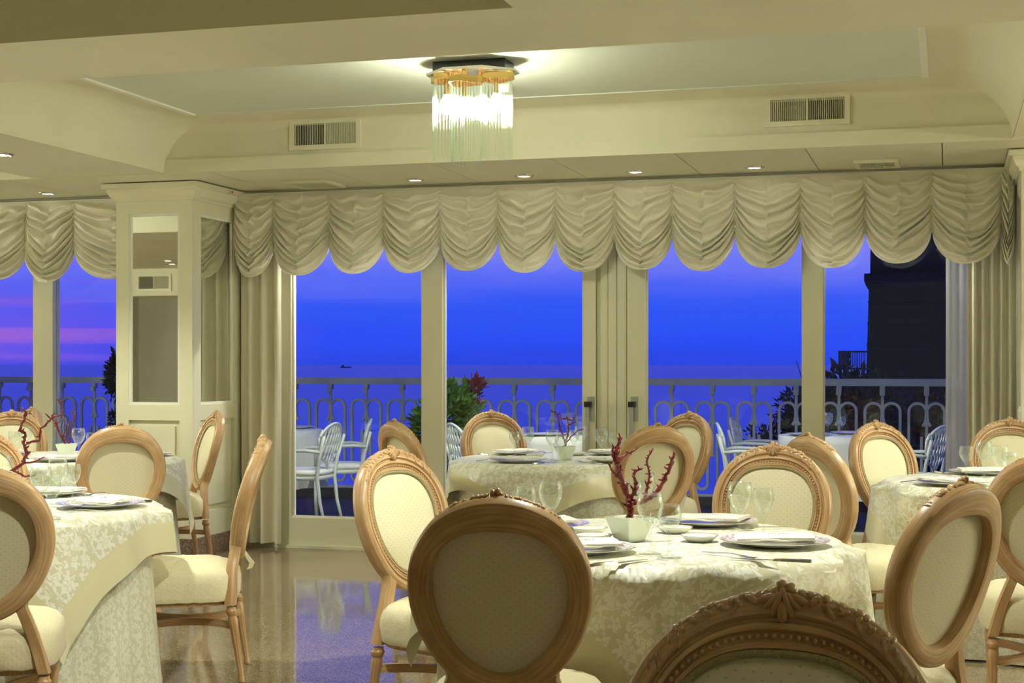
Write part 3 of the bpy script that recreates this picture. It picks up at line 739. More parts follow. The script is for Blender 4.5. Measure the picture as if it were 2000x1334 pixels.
grille('air_vent', 'cream slatted vent far behind, seen only in the pillar mirror', 0.5, 0.22, 36, (-9.85, 0.951, 2.37), 'v')
[o for o in bpy.data.objects if o.name.startswith('air_vent')][-1].rotation_euler = (0, 0, math.pi)
def spot(name, loc, power, angle, blend, col, parent, size=0.03, rot=(0, 0, 0)):
    l = bpy.data.lights.new(name, 'SPOT'); l.energy = power; l.spot_size = math.radians(angle); l.spot_blend = blend; l.color = col; l.shadow_soft_size = size
    o = bpy.data.objects.new(name, l); COL.objects.link(o); o.location = loc; o.rotation_euler = rot
    if parent: o.parent = parent
    return o
def downlight(u, v, label, power, angle=110, r=0.045, z=ZS, group=None, size=0.03, tilt=0.0, aim=None):
    t = thing('recessed_downlight', label, 'ceiling light', (u, v, z), 0, group)
    MB().lathe([(r + 0.018, 0.0), (r + 0.016, -0.006), (r + 0.002, -0.010), (r, -0.004), (r, 0.0)], 28).build('ring', M['nickel'], t, smooth=40)
    MB().lathe([(r * 0.96, -0.003), (r * 0.8, -0.006), (0.002, -0.008)], 24).build('lens', M['lens'], t, smooth=180)
    spot('lamp', (0, 0, -0.014), power, angle, 0.6, WARM2, t, size, (tilt, 0, 0) if aim is None else (Vector(aim) - Vector((u, v, z))).to_track_quat('-Z', 'Y').to_euler())
    return t
for (px, py), w in zip(((815, 352), (1022, 342), (1242, 335), (1472, 325)), ('first', 'second', 'third', 'fourth')):
    u, v = on(px, py, ZS); downlight(u, 9.42, '%s recessed downlight along the window soffit counted from the mirrored pillar' % w, DOWNLIGHT_W, 66, tilt=-0.30)
u, v = on(97, 378, ZS); downlight(u, 9.42, 'recessed downlight in the soffit before the window left of the pillar', DOWNLIGHT_W, 66, tilt=-0.30)
for x, y, n_ in ((-0.45, 4.35, 'the table with the tall coral branches'), (-3.45, 4.15, 'the table at the damask cloth with hanging satin corner'), (0.95, 7.3, 'the table by the end window')):
    pass
SPOTS = [(-0.80, 4.55, 0.58, 'over the table with tall coral'), (-3.9, 5.33, 0.9, 'in the beam over the damask table'), (0.85, 7.0, 0.9, 'in the beam beside the end coffer'),  # unseen spots over tables; those labelled added are put in for brightness
         (-5.35, 7.6, 0.6, 'in the beam beyond the mirrored pillar'), (1.0, 1.5, 0.04, 'over the empty floor by the dark carved chair'), (-8.9, 2.3, 0.7, 'far behind, mirrored in the pillar glass, first of two'), (-9.15, 1.75, 0.7, 'far behind, mirrored in the pillar glass, second of two')]
for (x, y, k, lab) in SPOTS:
    downlight(x, y, 'recessed ceiling spot ' + lab, TABLE_SPOT_W * k, 130, 0.055, size=0.06)
downlight(-1.15, 3.25, 'recessed adjustable spot beside the unlit coffer aimed at the damask table', TABLE_SPOT_W * 0.8, 58, 0.055, size=0.06, aim=(-3.0, 4.95, 0.5))  # unseen spot added to brighten the side of the damask table
# lamps added on the outside of the lintel to brighten the terrace
for i, x in enumerate((-3.9, -2.3, -0.7)):
    t = thing('terrace_wall_lamp', 'outdoor wall lamp above the sliding doors, %s counted from the pillar' % ('first', 'second', 'third')[i], 'wall lamp', (x, VW + 0.10, 2.52))
    MB().box((-0.05, 0.0, -0.06), (0.05, 0.02, 0.06)).build('back_plate', M['nickel'], t)
    MB().lathe([(0.02, 0.05), (0.05, 0.03), (0.06, -0.03), (0.055, -0.05)], 20, (0, 0.085, 0)).build('shade', M['trimwhite'], t, smooth=40)
    MB().lathe([(0.05, -0.051), (0.03, -0.060), (0.004, -0.063)], 20, (0, 0.085, 0)).build('lens', M['lens'], t, smooth=180)
    spot('lamp', (0, 0.085, -0.075), TERRACE_W, 150, 0.5, (1.0, 0.97, 0.86), t, 0.05)

# sconces added on the side walls, outside the frame, as fill light
def sconce(u, v, z, sgn, label):
    t = thing('wall_sconce', label, 'wall lamp', (u, v, z))
    MB().box((-0.01 if sgn > 0 else 0.0, -0.05, -0.09), (0.0 if sgn > 0 else 0.01, 0.05, 0.09)).build('back_plate', M['brass'], t)
    x = sgn * 0.14
    MB().tube([(0, 0, -0.03), (x * 0.6, 0, -0.06), (x, 0, -0.02)], 0.008, 8).build('arm', M['brass'], t, smooth=180)
    MB().lathe([(0.014, -0.02), (0.016, 0.03), (0.004, 0.032)], 12, (x, 0, 0)).build('socket', M['brass'], t, smooth=40)
    MB().lathe([(0.006, 0.034), (0.024, 0.06), (0.030, 0.09), (0.022, 0.115), (0.004, 0.125)], 16, (x, 0, 0)).build('bulb', M['sbulb'], t, smooth=180)
M['sbulb'] = m_emit('lit_sconce_bulb', WARM2, ADDED_SCONCE_W / (math.pi * 0.0135))
for i in range(3):
    sconce(UL + 0.012, (6.4, 7.5, 8.6)[i], 1.75, 1, 'lit brass sconce on the far left wall, %s along it' % ('first', 'second', 'third')[i])
    sconce(UR - 0.012, (6.2, 7.4, 8.5)[i], 1.75, -1, 'lit brass sconce on the right-hand wall, %s along it' % ('first', 'second', 'third')[i])

def chandelier():
    t = thing('rod_chandelier', 'brass ceiling chandelier with three clusters of hanging glass rods, lit', 'chandelier')
    # z = 0 at ceiling panel
    MB().box((-0.19, -0.06, -0.05), (0.19, 0.10, 0)).build('canopy_box', M['black'], t)
    pl_ = [(-0.235, -0.03), (-0.10, -0.16), (0.10, -0.16), (0.235, -0.03), (0.235, 0.05), (0.13, 0.16), (-0.13, 0.16), (-0.235, 0.05)]
    MB().loft([[(x, y, z) for x, y in pl_] for z in (-0.062, -0.050)]).build('mounting_plate', M['nickel'], t)
    cs = [(-0.125, -0.03, 0.0), (0.0, -0.125, -0.035), (0.125, 0.0, 0.0)]
    rodm = MB(); rodm.tube([(0, 0, 0), (0, 0, -0.395)], 0.0045, 6, caps=True); rodme = None
    for ci, (cx, cy, dz) in enumerate(cs):
        rr = 0.082
        band = MB()
        path = [(cx + rr * math.cos(a) * (1 + 0.16 * math.sin(3 * a + ci)), cy + rr * math.sin(a) * (1 + 0.16 * math.sin(3 * a + ci)), -0.082 + dz) for a in [2 * math.pi * k / 40 for k in range(40)]]
        band.bar(path, 0.006, 0.032, closed=True); band.build('brass_band', M['brass'], t, smooth=40)
        st = MB(); st.tube([(cx, cy, -0.052), (cx, cy, -0.165 + dz)], 0.014, 12); st.build('socket', M['brass'], t, smooth=50)
        bl = MB(); bl.lathe([(0.012, -0.165), (0.020, -0.178), (0.031, -0.205), (0.033, -0.228), (0.024, -0.252), (0.004, -0.262)], 16, (cx, cy, dz)); bl.build('bulb', M['bulb'], t, smooth=180)
        for k in range(30):
            a = 2 * math.pi * k / 30; q = 1 + 0.16 * math.sin(3 * a + ci)
            p = (cx + (rr - 0.009) * math.cos(a) * q, cy + (rr - 0.009) * math.sin(a) * q, -0.098 + dz)
            if rodme is None: o = rodm.build('glass_rod', M['rod'], t, smooth=60, loc=p); rodme = o.data
            else: mk('glass_rod', rodme, t, p)
    return t
ch = chandelier(); ch.location = (-2.30, 7.17, ZC - 0.015)
ch['label'] = 'brass ceiling chandelier with three clusters of glass rods, lit, in the middle coffer'
for i, (x, y) in enumerate(((-7.97, 7.17), (3.36, 7.17))):  # unseen copies added in the neighbouring coffers for their light
    inst(ch, (x, y, ZC - 0.015), 0, ['lit glass rod chandelier in the coffer beyond the mirrored pillar', 'lit glass rod chandelier in the coffer beyond the end pillar'][i])
# fixed detector on the coffer panel
sd_ = thing('smoke_detector', 'small white box detector on the coffer ceiling behind the chandelier', 'detector', on(985, 160, ZC) + (ZC - 0.015,))
MB().box((-0.03, -0.02, -0.045), (0.03, 0.02, -0.008)).build('body', M['trimwhite'], sd_)
MB().box((-0.035, -0.025, -0.008), (0.035, 0.025, 0)).build('base', M['gloss'], sd_)

# ------------------------------------------------------------------ oval-back dining chair (faces local -Y, origin on the floor under the seat)
def yb(x, z):
    s = max(0.0, (z - 0.44) / 0.56); return 0.215 + 0.135 * s ** 1.45 - 0.30 * x * x
def bpt(x, z, d):
    e = 1e-3; n = Vector((-(yb(x + e, z) - yb(x - e, z)) / (2 * e), 1, -(yb(x, z + e) - yb(x, z - e)) / (2 * e))).normalized()
    return Vector((x, yb(x, z), z)) + n * d
ZO, AO, BO = 0.742, 0.226, 0.252
def oval(t, inset=0.0):
    def P(t): return Vector((AO * math.cos(t) * (1 + 0.105 * math.sin(t)), BO * math.sin(t)))
    p = P(t)
    if inset:
        d = (P(t + 1e-3) - P(t - 1e-3)).normalized(); p = p + Vector((-d.y, d.x)) * inset
    return p.x, ZO + p.y
FW = 0.060
def frame_w(t): return FW + 0.018 * math.exp(-((t - math.pi / 2) / 0.55) ** 2)
def make_chair():
    t = thing('dining_chair', 'x', 'chair')
    n = 72; prof = [(0.0, 0.016), (0.0, -0.012), (0.06, -0.020), (0.22, -0.025), (0.40, -0.022), (0.47, -0.013), (0.52, -0.012), (0.56, -0.019), (0.66, -0.019), (0.70, -0.010),
                    (0.84, -0.010), (0.88, -0.016), (0.97, -0.014), (1.0, -0.006), (1.0, 0.026), (0.95, 0.032), (0.84, 0.034), (0.20, 0.034), (0.07, 0.029)]
    rings = []
    for k in range(n):
        a = 2 * math.pi * k / n; w = frame_w(a); ring = []
        for q, d in prof:
            x, z = oval(a, q * w); ring.append(bpt(x, z, d))
        rings.append(ring)
    fr = MB().loft(rings, path_closed=True).build('back_frame', M['wood'], t, smooth=40)
    # beads in the groove
    bd = MB(); nb = 104
    for k in range(nb):
        a = 2 * math.pi * k / nb; x, z = oval(a, 0.77 * frame_w(a)); bd.ell(bpt(x, z, -0.0125), 0.0042, 0.0042, 0.0042, n=6, m=4)
    bd.build('bead_moulding', M['wood'], fr, smooth=180)
    # crest carving: flower, petals and leaves along the top
    cv = MB(); rnd = random.Random(4)
    def lump(a, inset, d, rx, rz, rot, ry=0.011, tip=0.0):
        x, z = oval(a, inset); p = bpt(x, z, d)
        cv.ell(p, rx, ry, rz, Matrix.Rotation(rot, 3, 'Y'), n=8, m=5)
    h = math.pi / 2
    for sgn in (-1, 1):
        for i in range(13):
            a = h + sgn * (0.11 + 0.046 * i); k = 1 - i / 16.0; w_ = rnd.uniform(0.75, 1.2)
            lump(a, 0.004 + rnd.uniform(-0.002, 0.002), -0.010, (0.010 * k + 0.003) * w_, 0.0055 * w_, sgn * (-0.55 + rnd.uniform(-0.6, 0.6)), 0.015)
            if i % 2: lump(a + sgn * 0.02, 0.012, -0.021, 0.011 * k + 0.003, 0.0055, sgn * (0.4 + rnd.uniform(-0.5, 0.5)), 0.008)
        for i in range(4):                                   # incised leaves on the shoulders
            a = h + sgn * (0.30 + 0.19 * i); lump(a, 0.020, -0.0235, 0.016, 0.0038, -(a + math.pi / 2 + sgn * 0.75), 0.003)
            lump(a + sgn * 0.06, 0.013, -0.0235, 0.012, 0.0030, -(a + math.pi / 2 + sgn * 0.75), 0.003)
        for i in range(3):
            lump(h + sgn * (0.035 + 0.03 * i), 0.020 - 0.004 * i, -0.025, 0.006, 0.020 - 0.003 * i, sgn * (0.35 + 0.4 * i), 0.010)
    for i in range(5):
        b = i / 5 * 2 * math.pi; lump(h + 0.045 * math.cos(b), 0.004 - 0.010 * math.sin(b), -0.018, 0.0085, 0.0085, 0, 0.013)
    lump(h, 0.004, -0.026, 0.006, 0.006, 0, 0.008); lump(h, 0.030, -0.024, 0.008, 0.016, 0, 0.009)
    cv.build('crest_carving', M['wood'], fr, smooth=180)
    # upholstery: domed front, flat back
    def disc(dz, dome, name, m, ins, nr=8, na=48, flip=False):
        pts = []; fs = []; uv = []; 
        for i in range(nr + 1):
            q = i / nr
            for k in range(na):
                a = 2 * math.pi * k / na; x, z = oval(a, frame_w(a) * ins); x *= q; z = ZO + (z - ZO) * q
                pts.append(bpt(x, z, dz + dome * (1 - q ** 3.2)))
        for i in range(nr):
            for k in range(na):
                k2 = (k + 1) % na; f_ = (i * na + k, i * na + k2, (i + 1) * na + k2, (i + 1) * na + k)
                fs.append(f_ if flip else f_[::-1])
        uv = [tuple((pts[j][0], pts[j][2]) for j in f_) for f_ in fs]
        mb = MB(); mb.add(pts, fs, uv); return mb.build(name, M[m], t, smooth=180)
    disc(-0.002, -0.020, 'back_cushion', 'fabric', 0.99)
    disc(0.004, 0.004, 'back_panel', 'fabric', 0.99, flip=True)
    g = MB(); g.tube([bpt(*oval(2 * math.pi * k / 64, frame_w(2 * math.pi * k / 64) * 1.05), -0.010) for k in range(64)], 0.0062, 6, closed=True)
    g.build('gimp_braid', M['gimp'], t, smooth=180)
    # stiles from the oval down to the rear leg blocks
    for s in (-1, 1):
        rings = []
        for i in range(11):
            q = i / 10
            if q < 0.45:
                a = -0.30 - 0.62 * (q / 0.45); x, z = oval(a, 0.020)
            else:
                x0, z0 = oval(-0.92, 0.020); r = (q - 0.45) / 0.55
                x = x0 + (0.188 - x0) * r + 0.006 * math.sin(r * math.pi); z = z0 + (0.322 - z0) * r
            hw = 0.019 + 0.004 * max(0, q - 0.4); hd = 0.0215 + 0.003 * q
            y = yb(x, max(z, 0.44)) if z > 0.44 else 0.215 - 0.30 * x * x + 0.02 * (0.44 - z)
            c = Vector((s * x, y + 0.003, z))
            rings.append([c + Vector((sx * hw, sy * hd, 0)) for sx, sy in ((-0.75, -1), (0.75, -1), (1, -0.7), (1, 0.7), (0.75, 1), (-0.75, 1), (-1, 0.7), (-1, -0.7))])
        MB().loft(rings).build('stile', M['wood'], t, smooth=50)
    # legs: block, ring and fluted taper
    lp = [(0.010, 0.0), (0.0135, 0.004), (0.0140, 0.016), (0.0115, 0.024), (0.0125, 0.030), (0.0150, 0.12), (0.0188, 0.225), (0.0212, 0.262), (0.0185, 0.268), (0.0180, 0.276), (0.0235, 0.284), (0.0240, 0.296), (0.0195, 0.302), (0.0190, 0.312)]
    for (x, y, ax) in ((0.186, -0.182, 0), (-0.186, -0.182, 0), (0.188, 0.212, 1), (-0.188, 0.212, -1)):
        mb = MB()
        if ax: mb.lathe([(r, z) for r, z in lp], 32, (x + ax * 0.004, y + 0.045, 0), axis=(-ax * 0.013, -0.145), flute=8, fa=0.16, frange=(0.03, 0.25))
        else: mb.lathe(lp, 32, (x, y, 0), flute=8, fa=0.16, frange=(0.03, 0.25))
        if not ax: mb.box((x - 0.022, y - 0.022, 0.312), (x + 0.022, y + 0.022, 0.345))
        mb.build('leg', M['wood'], t, smooth=35)
    # bent side stretchers
    for s in (-1, 1):
        path = []
        for i in range(15):
            q = i / 14; y = -0.182 + q * 0.412; x = 0.184 - 0.140 * math.sin(math.pi * q) ** 0.8 + 0.006 * q
            path.append((s * x, y, 0.232))
        MB().bar(path, 0.017, 0.030).build('stretcher', M['wood'], t, smooth=40)
    # seat plan and loose cover
    def plan(a, k=1.0):
        c, s = math.cos(a), math.sin(a)
        e = 4.2; r = 1.0 / ((abs(c) ** e + abs(s) ** e) ** (1 / e)); x, y = c * r, s * r
        wx = 0.243 - 0.022 * (y + 1) / 2; yy = 0.238 * y - 0.018 * max(0, 1 - x * x) * (1 if y < 0 else 0.2)
        return x * wx * k, yy * k
    na = 72
    rail_r = [[(x, y, z) for x, y in (plan(2 * math.pi * k / na, 0.93) for k in range(na))] for z in (0.318, 0.37)]
    MB().loft(rail_r).build('seat_rail', M['wood'], t, smooth=40)
    prof = [(0.02, 0.497), (0.30, 0.495), (0.55, 0.489), (0.76, 0.478), (0.90, 0.462), (0.975, 0.440), (1.0, 0.412), (1.005, 0.385), (1.0, 0.360), (0.995, 0.338), (0.985, 0.334), (0.955, 0.340)]
    pts, fs, uv = [], [], []
    for i, (q, z) in enumerate(prof):
        for k in range(na):
            a = 2 * math.pi * k / na; x, y = plan(a, q)
            w = noise.noise(Vector((math.cos(a) * 5, math.sin(a) * 5, z * 9))); w2 = noise.noise(Vector((math.cos(a) * 14, math.sin(a) * 14, z * 16 + 9)))
            g_ = min(1.0, max(0.0, (q - 0.8) / 0.2))
            k2 = 1 + (0.020 * w + 0.016 * w2) * g_; zz = z + 0.006 * w2 * (1 - g_) + (0.008 * w + 0.004 * w2 if i >= 9 else 0)
            pts.append(Vector((x * k2, y * k2, zz)))
    for i in range(len(prof) - 1):
        for k in range(na):
            k2 = (k + 1) % na; f_ = (i * na + k, (i + 1) * na + k, (i + 1) * na + k2, i * na + k2); fs.append(f_)
            if i < 5: uv.append(tuple((pts[j].x, pts[j].y) for j in f_))
            else: uv.append(tuple(((k + (1 if jj > 1 else 0)) * 0.0205, pts[j].z) for jj, j in enumerate(f_)))
    fs.append(tuple(range(na))); uv.append(tuple((pts[j].x, pts[j].y) for j in range(na)))
    mb = MB(); mb.add(pts, fs, uv); mb.build('seat_cover', M['cover'], t, smooth=180)
    MB().loft([[(-0.160, y, z), (-0.112, y + 0.002, z), (-0.112, y + w_, z), (-0.160, y + w_ - 0.002, z)] for y, w_, z in ((0.236, 0.012, 0.510), (0.250, 0.016, 0.480), (0.268, 0.022, 0.450), (0.262, 0.020, 0.432), (0.256, 0.008, 0.425))]).build('tie_flap', M['cover'], t, smooth=60)
    return t
chair0 = make_chair()
CREST_Y = yb(0, 0.995)
TABLES = {'T1': W(0.41, 4.80), 'T2': W(0.31, 8.88), 'T3': W(2.43, 7.12), 'T4': W(-2.06, 5.90), 'T5': W(-2.69, 9.05)}
CHAIR_H = 1.0
def chair(px, py, face, label, group=None, Z=None):
    """px, py: where the crest shows; its depth follows from the chair height"""
    if Z is None: Z = (H - CHAIR_H) * F / (py - HORIZON)
    u, v = W((px - 1000) / F * Z, Z)
    if isinstance(face, str):
        tx, ty = TABLES[face]; dx, dy = tx - u, ty - v
    else:                       # (camera right, camera depth)
        dx, dy = W(*face)
    l = math.hypot(dx, dy); dx /= l; dy /= l
    rz = math.atan2(dx, -dy)
    loc = (u + dx * CREST_Y, v + dy * CREST_Y, 0)
    return inst(chair0, loc, rz, label, 'chair', group)
G1 = 'oval-back dining chairs'
CH = [
 (968, 965, (0.13, 0.99), 'oval-back chair seen from behind, its back in deep shade, before the table with tall coral'),
 (1535, 1148, (-0.32, -0.95), 'dark oval-back chair with carved crest and bead moulding, turned away from the tables'),
 (757, 876, 'T1', 'oval-back chair with brightly lit white back between the sliding door and the coral table'),
 (1512, 868, (-0.30, -0.95), 'oval-back chair facing the room across the coral table behind its two wine glasses'),
 (1572, 850, 'T3', 'oval-back chair seen from behind at the left of the table by the end window'),
 (1706, 824, (0.50, -0.86), 'oval-back chair with bright cushion standing before the dark end window'),
 (1893, 940, (-0.66, 0.75), 'tilted oval-back chair seen from behind with greyish limed frame, right of the coral table'),
 (2052, 884, 'T3', 'oval-back chair seen from behind at the near side of the end window table'),
 (1972, 818, 'T3', 'oval-back chair in front of the drawn curtain beside the end pillar'),
 (1288, 830, 'T2', 'oval-back chair seen from behind at the table in front of the door handles'),
 (1350, 806, 'T2', 'oval-back chair right of the door handles against the glass'),
 (957, 803, (0.36, -0.93), 'oval-back chair facing the room in front of the green shrub'),
 (765, 822, (0.84, 0.55), 'oval-back chair seen edge-on from behind, left of the table by the shrub'),
 (521, 858, (-1.0, -0.12), 'oval-back chair in profile with full seat and fluted leg, by the drawn curtain', 6.35),
 (427, 809, (-0.86, -0.42), 'oval-back chair standing against the mirrored pillar', 9.8),
 (237, 830, (-0.30, 0.95), 'oval-back chair with wide limed frame seen from behind before the pillar panel'),
 (22, 806, (0.35, -0.94), 'oval-back chair with carved crest behind the table left of the pillar', 9.95),
 (66, 797, (-0.72, -0.6), 'oval-back chair close to the window mullion left of the pillar'),
 (-48, 845, (0.5, -0.86), 'oval-back chair partly hidden behind the coral branch of the damask table', 7.15),
 (-46, 908, (-0.22, 0.97), 'oval-back chair seen from behind with its seat cover hanging loose, before the damask table'),
]
chairs = [chair(*c[:3], c[3], G1, c[4] if len(c) > 4 else None) for c in CH]
bpy.context.view_layer.update()
SEATS = [c.matrix_world.inverted() for c in chairs]
def push(p, gap=0.285):
    """cloth that would hang into a pushed-in seat curves in and rests against its front edge"""
    p = Vector(p)
    if p.z > 0.66: return p
    k = min(1.0, (0.66 - p.z) / 0.14); k = k * k * (3 - 2 * k)
    for m in SEATS:
        q = m @ p
        if abs(q.x) < 0.36 and -gap < q.y < 0.12:
            e = 1.0 if abs(q.x) < 0.265 else max(0.0, 1 - (abs(q.x) - 0.265) / 0.095)
            q.y += (-gap - q.y) * k * e; w = m.inverted() @ q; return Vector((w.x, w.y, p.z))
    return p
drop(chair0)
for c in chairs:                      # only the chair in profile shows its loose tie
    for ch in kids(c):
        if ch.name.startswith('tie_flap') and c is not chairs[13]: bpy.data.objects.remove(ch)

# ------------------------------------------------------------------ tables and cloths
TZ = 0.75; TR = 0.64
def table(key, seed, rot, lab, over=0.82, off=(0, 0)):
    tx, ty = TABLES[key]; rnd = random.Random(seed)
    t = thing('round_table', 'round pedestal table hidden under cloths, %s' % lab, 'table', (tx, ty, 0))
    MB().lathe([(TR - 0.02, TZ - 0.04), (TR - 0.012, TZ - 0.03), (TR - 0.012, TZ - 0.016), (TR - 0.02, TZ - 0.012)], 48).build('tabletop', M['wood'], t, smooth=40)
    MB().lathe([(0.22, 0.0), (0.22, 0.03), (0.05, 0.06), (0.045, TZ - 0.05), (0.12, TZ - 0.041)], 24).build('pedestal', M['wood'], t, smooth=40)
    # floor-length under cloth
    nf = 15; na = 180; sd = Vector((seed * 3.1, 0, 0)); ph = [rnd.uniform(0, 6.28) for _ in range(4)]
    def fold(a): return (0.55 * math.sin(nf * a + ph[0] + 1.6 * math.sin(2 * a + ph[1])) + 0.45 * math.sin((nf - 4) * a + ph[2] + 1.3 * math.sin(3 * a + ph[3])))
    rings = [[(r * math.cos(2 * math.pi * k / na), r * math.sin(2 * math.pi * k / na), TZ - 0.010) for k in range(na)] for r in (0.02, 0.3, TR - 0.015)]
    for i in range(1, 15):
        s = i / 14; z = TZ - 0.012 - (TZ - 0.018) * s; ring = []
        for k in range(na):
            a = 2 * math.pi * k / na
            r = TR - 0.024 + 0.055 * s + 0.036 * s ** 0.9 * (fold(a) - 0.35 * (1 - s))
            ring.append((r * math.cos(a), r * math.sin(a), z))
        rings.append(ring)
    rings = [[push((x + tx, y + ty, z), 0.30) - Vector((tx, ty, 0)) for x, y, z in rg] for rg in rings]
    uc = MB(); uc.loft(rings, caps=False); uc.build('under_cloth', M['damask_under'], t, smooth=180)
    # square overlay with a satin border, hanging in points
    c = thing('tablecloth', 'square damask overcloth with plain satin border, %s' % lab, 'tablecloth', (tx, ty, TZ), rot)
    half = over; n = 110; bw = 0.115
    pts = []; p5 = [rnd.uniform(0, 6.28) for _ in range(6)]
    for j in range(n + 1):
        for i in range(n + 1):
            x = (-1 + 2 * i / n) * half + off[0]; y = (-1 + 2 * j / n) * half + off[1]; r = math.hypot(x, y); a = math.atan2(y, x)
            if r <= TR - 0.012:
                pts.append((x, y, 0.0025 + 0.0012 * noise.noise(Vector((x * 6, y * 6, seed))))); continue
            s = r - (TR - 0.012); bend = 0.022
            if s < bend * 1.57: ang = s / bend; rr = TR - 0.012 + bend * math.sin(ang); z = -bend * (1 - math.cos(ang))
            else:
                q = s - bend * 1.57; dgn = abs(math.sin(2 * a)) ** 3        # 1 at the corners of the square
                und = 0.5 * math.sin(9 * a + p5[0] + 1.2 * math.sin(2 * a + p5[1])) + 0.5 * math.sin(13 * a + p5[2])
                cor = math.sin((a - math.pi / 4) * 11 + p5[3]) * dgn
                rr = TR + 0.012 + 0.10 * q + q * (0.16 * und * (1 - 0.4 * dgn) + 0.18 * cor * min(1.0, q / 0.3)) * 0.8
                fl = TR + 0.014 + 0.05 * min(1, q / 0.4)
                rr = max(rr, fl + 0.028 * (1 + und))
                z = -bend - q * 0.965
            pts.append((rr * math.cos(a), rr * math.sin(a), z + 0.001))
    Mc = Matrix.Translation((tx, ty, TZ)) @ Matrix.Rotation(rot, 4, 'Z'); Mi = Mc.inverted()
    pts = [Mi @ push(Mc @ Vector(p), 0.275) if p[2] < -0.08 else p for p in pts]
    m1, m2 = MB(), MB(); f1, u1, f2, u2 = [], [], [], []
    for j in range(n):
        for i in range(n):
            f_ = (j * (n + 1) + i, j * (n + 1) + i + 1, (j + 1) * (n + 1) + i + 1, (j + 1) * (n + 1) + i)
            uv = tuple(((-1 + 2 * (q % (n + 1)) / n) * half, (-1 + 2 * (q // (n + 1)) / n) * half) for q in f_)
            cx = abs(-1 + (2 * i + 1) / n) * half; cy = abs(-1 + (2 * j + 1) / n) * half
            if max(cx, cy) > half - bw: f2.append(f_); u2.append(uv)
            else: f1.append(f_); u1.append(uv)
    def sub(fs, us):
        ids = sorted({q for f_ in fs for q in f_}); mp_ = {q: k for k, q in enumerate(ids)}
        mb = MB(); mb.add([pts[q] for q in ids], [tuple(mp_[q] for q in f_) for f_ in fs], us); return mb
    sub(f1, u1).build('damask_field', M['damask'], c, smooth=180)
    sub(f2, u2).build('satin_border', M['satin'], c, smooth=180)
    return t
table('T1', 3, TH + math.radians(40), 'nearest the tall coral branches', off=(0.0, -0.13))
table('T2', 5, TH + math.radians(20), 'in front of the door handles')
table('T3', 7, TH + math.radians(62), 'by the dark end window')
table('T4', 9, TH + math.radians(-8), 'beside the chair in profile')
table('T5', 12, TH + math.radians(55), 'between the pillar and the left window')
TOPZ = TZ + 0.0045

# ------------------------------------------------------------------ tableware prototypes
def glass_proto(h, rb):
    t = thing('wine_glass', 'x', 'glass')
    sh_ = h * 0.44; bh = h - sh_
    outer = [(0.0330, 0.0), (0.0335, 0.0016), (0.020, 0.0042), (0.0060, 0.009), (0.0042, 0.018), (0.0040, sh_ * 0.7), (0.0055, sh_ * 0.93)]
    for i in range(1, 11):
        q = i / 10; r = rb * (math.sin(min(1, q * 1.28) * math.pi / 2) ** 0.75) * (1 - 0.17 * max(0, q - 0.62) / 0.38)
        outer.append((max(r, 0.0065), sh_ * 0.93 + (h - sh_ * 0.93) * q))
    inner = []
    for i in range(10, 1, -1):
        q = i / 10; r = rb * (math.sin(min(1, q * 1.28) * math.pi / 2) ** 0.75) * (1 - 0.17 * max(0, q - 0.62) / 0.38) - 0.0013
        inner.append((max(r, 0.003), sh_ * 0.93 + (h - sh_ * 0.93) * q + (0.0 if i < 10 else 0.0004)))
    inner.append((0.002, sh_ * 0.93 + 0.016))
    MB().lathe(outer + inner, 28).build('glass_body', M['crystal'], t, smooth=180)
    return t
gl_big = glass_proto(0.178, 0.0415); gl_small = glass_proto(0.153, 0.0360)
def charger_proto():
    t = thing('charger_plate', 'x', 'plate'); R0 = 0.168
    MB().lathe([(0.09, 0.0), (0.10, 0.0), (0.115, 0.005), (R0, 0.0165), (R0 + 0.001, 0.0185), (0.118, 0.0085), (0.108, 0.0055), (0.003, 0.0055)], 56).build('plate_body', M['porcelain'], t, smooth=50)
    rg = [[(r * math.cos(2 * math.pi * k / 56), r * math.sin(2 * math.pi * k / 56), z) for k in range(56)] for r, z in ((0.122, 0.0098), (R0 - 0.004, 0.0188))]
    MB().loft(rg, caps=False).build('patterned_rim', M['rim'], t, smooth=180)
    return t
charger0 = charger_proto()
def napkin_proto():
    t = thing('folded_napkin', 'x', 'napkin'); rnd = random.Random(2); mb = MB()
    for layer in range(2):
        pts = []; nx, ny = 14, 10; w, d = 0.125 - 0.004 * layer, 0.085 - 0.004 * layer
        for j in range(ny + 1):
            for i in range(nx + 1):
                x = (-1 + 2 * i / nx); y = (-1 + 2 * j / ny)
                z = 0.0245 + 0.005 * layer + 0.005 * (1 - x * x) * (1 - y * y) + 0.0035 * noise.noise(Vector((x * 2, y * 2, layer * 3)))
                pts.append((x * w + 0.02 * y, y * d + 0.006 * math.sin(3 * x + layer), z))
        n = nx + 1; fs = [(j * n + i, j * n + i + 1, (j + 1) * n + i + 1, (j + 1) * n + i) for j in range(ny) for i in range(nx)]
        m_ = len(pts); bpts = [(p[0], p[1], p[2] - 0.0045) for p in pts]
        fs2 = [tuple(q + m_ for q in f_[::-1]) for f_ in fs]; side = []
        rim_ = [i for i in range(n)] + [j * n + nx for j in range(1, ny + 1)] + [ny * n + i for i in range(nx - 1, -1, -1)] + [j * n for j in range(ny - 1, 0, -1)]
        for a, b in zip(rim_, rim_[1:] + rim_[:1]): side.append((a, a + m_, b + m_, b))
        mb.add(pts + bpts, fs + fs2 + side)
    mb.build('linen', M['napkin'], t, smooth=60)
    em = MB()
    for i in range(7): em.ell((-0.02 + 0.009 * i, -0.015 + 0.004 * math.sin(i * 1.7), 0.0365), 0.005, 0.0022, 0.0008, Matrix.Rotation(0.7 * i, 3, 'Z'), n=6, m=3)
    em.build('red_embroidery', M['red'], t)
    return t
napkin0 = napkin_proto()
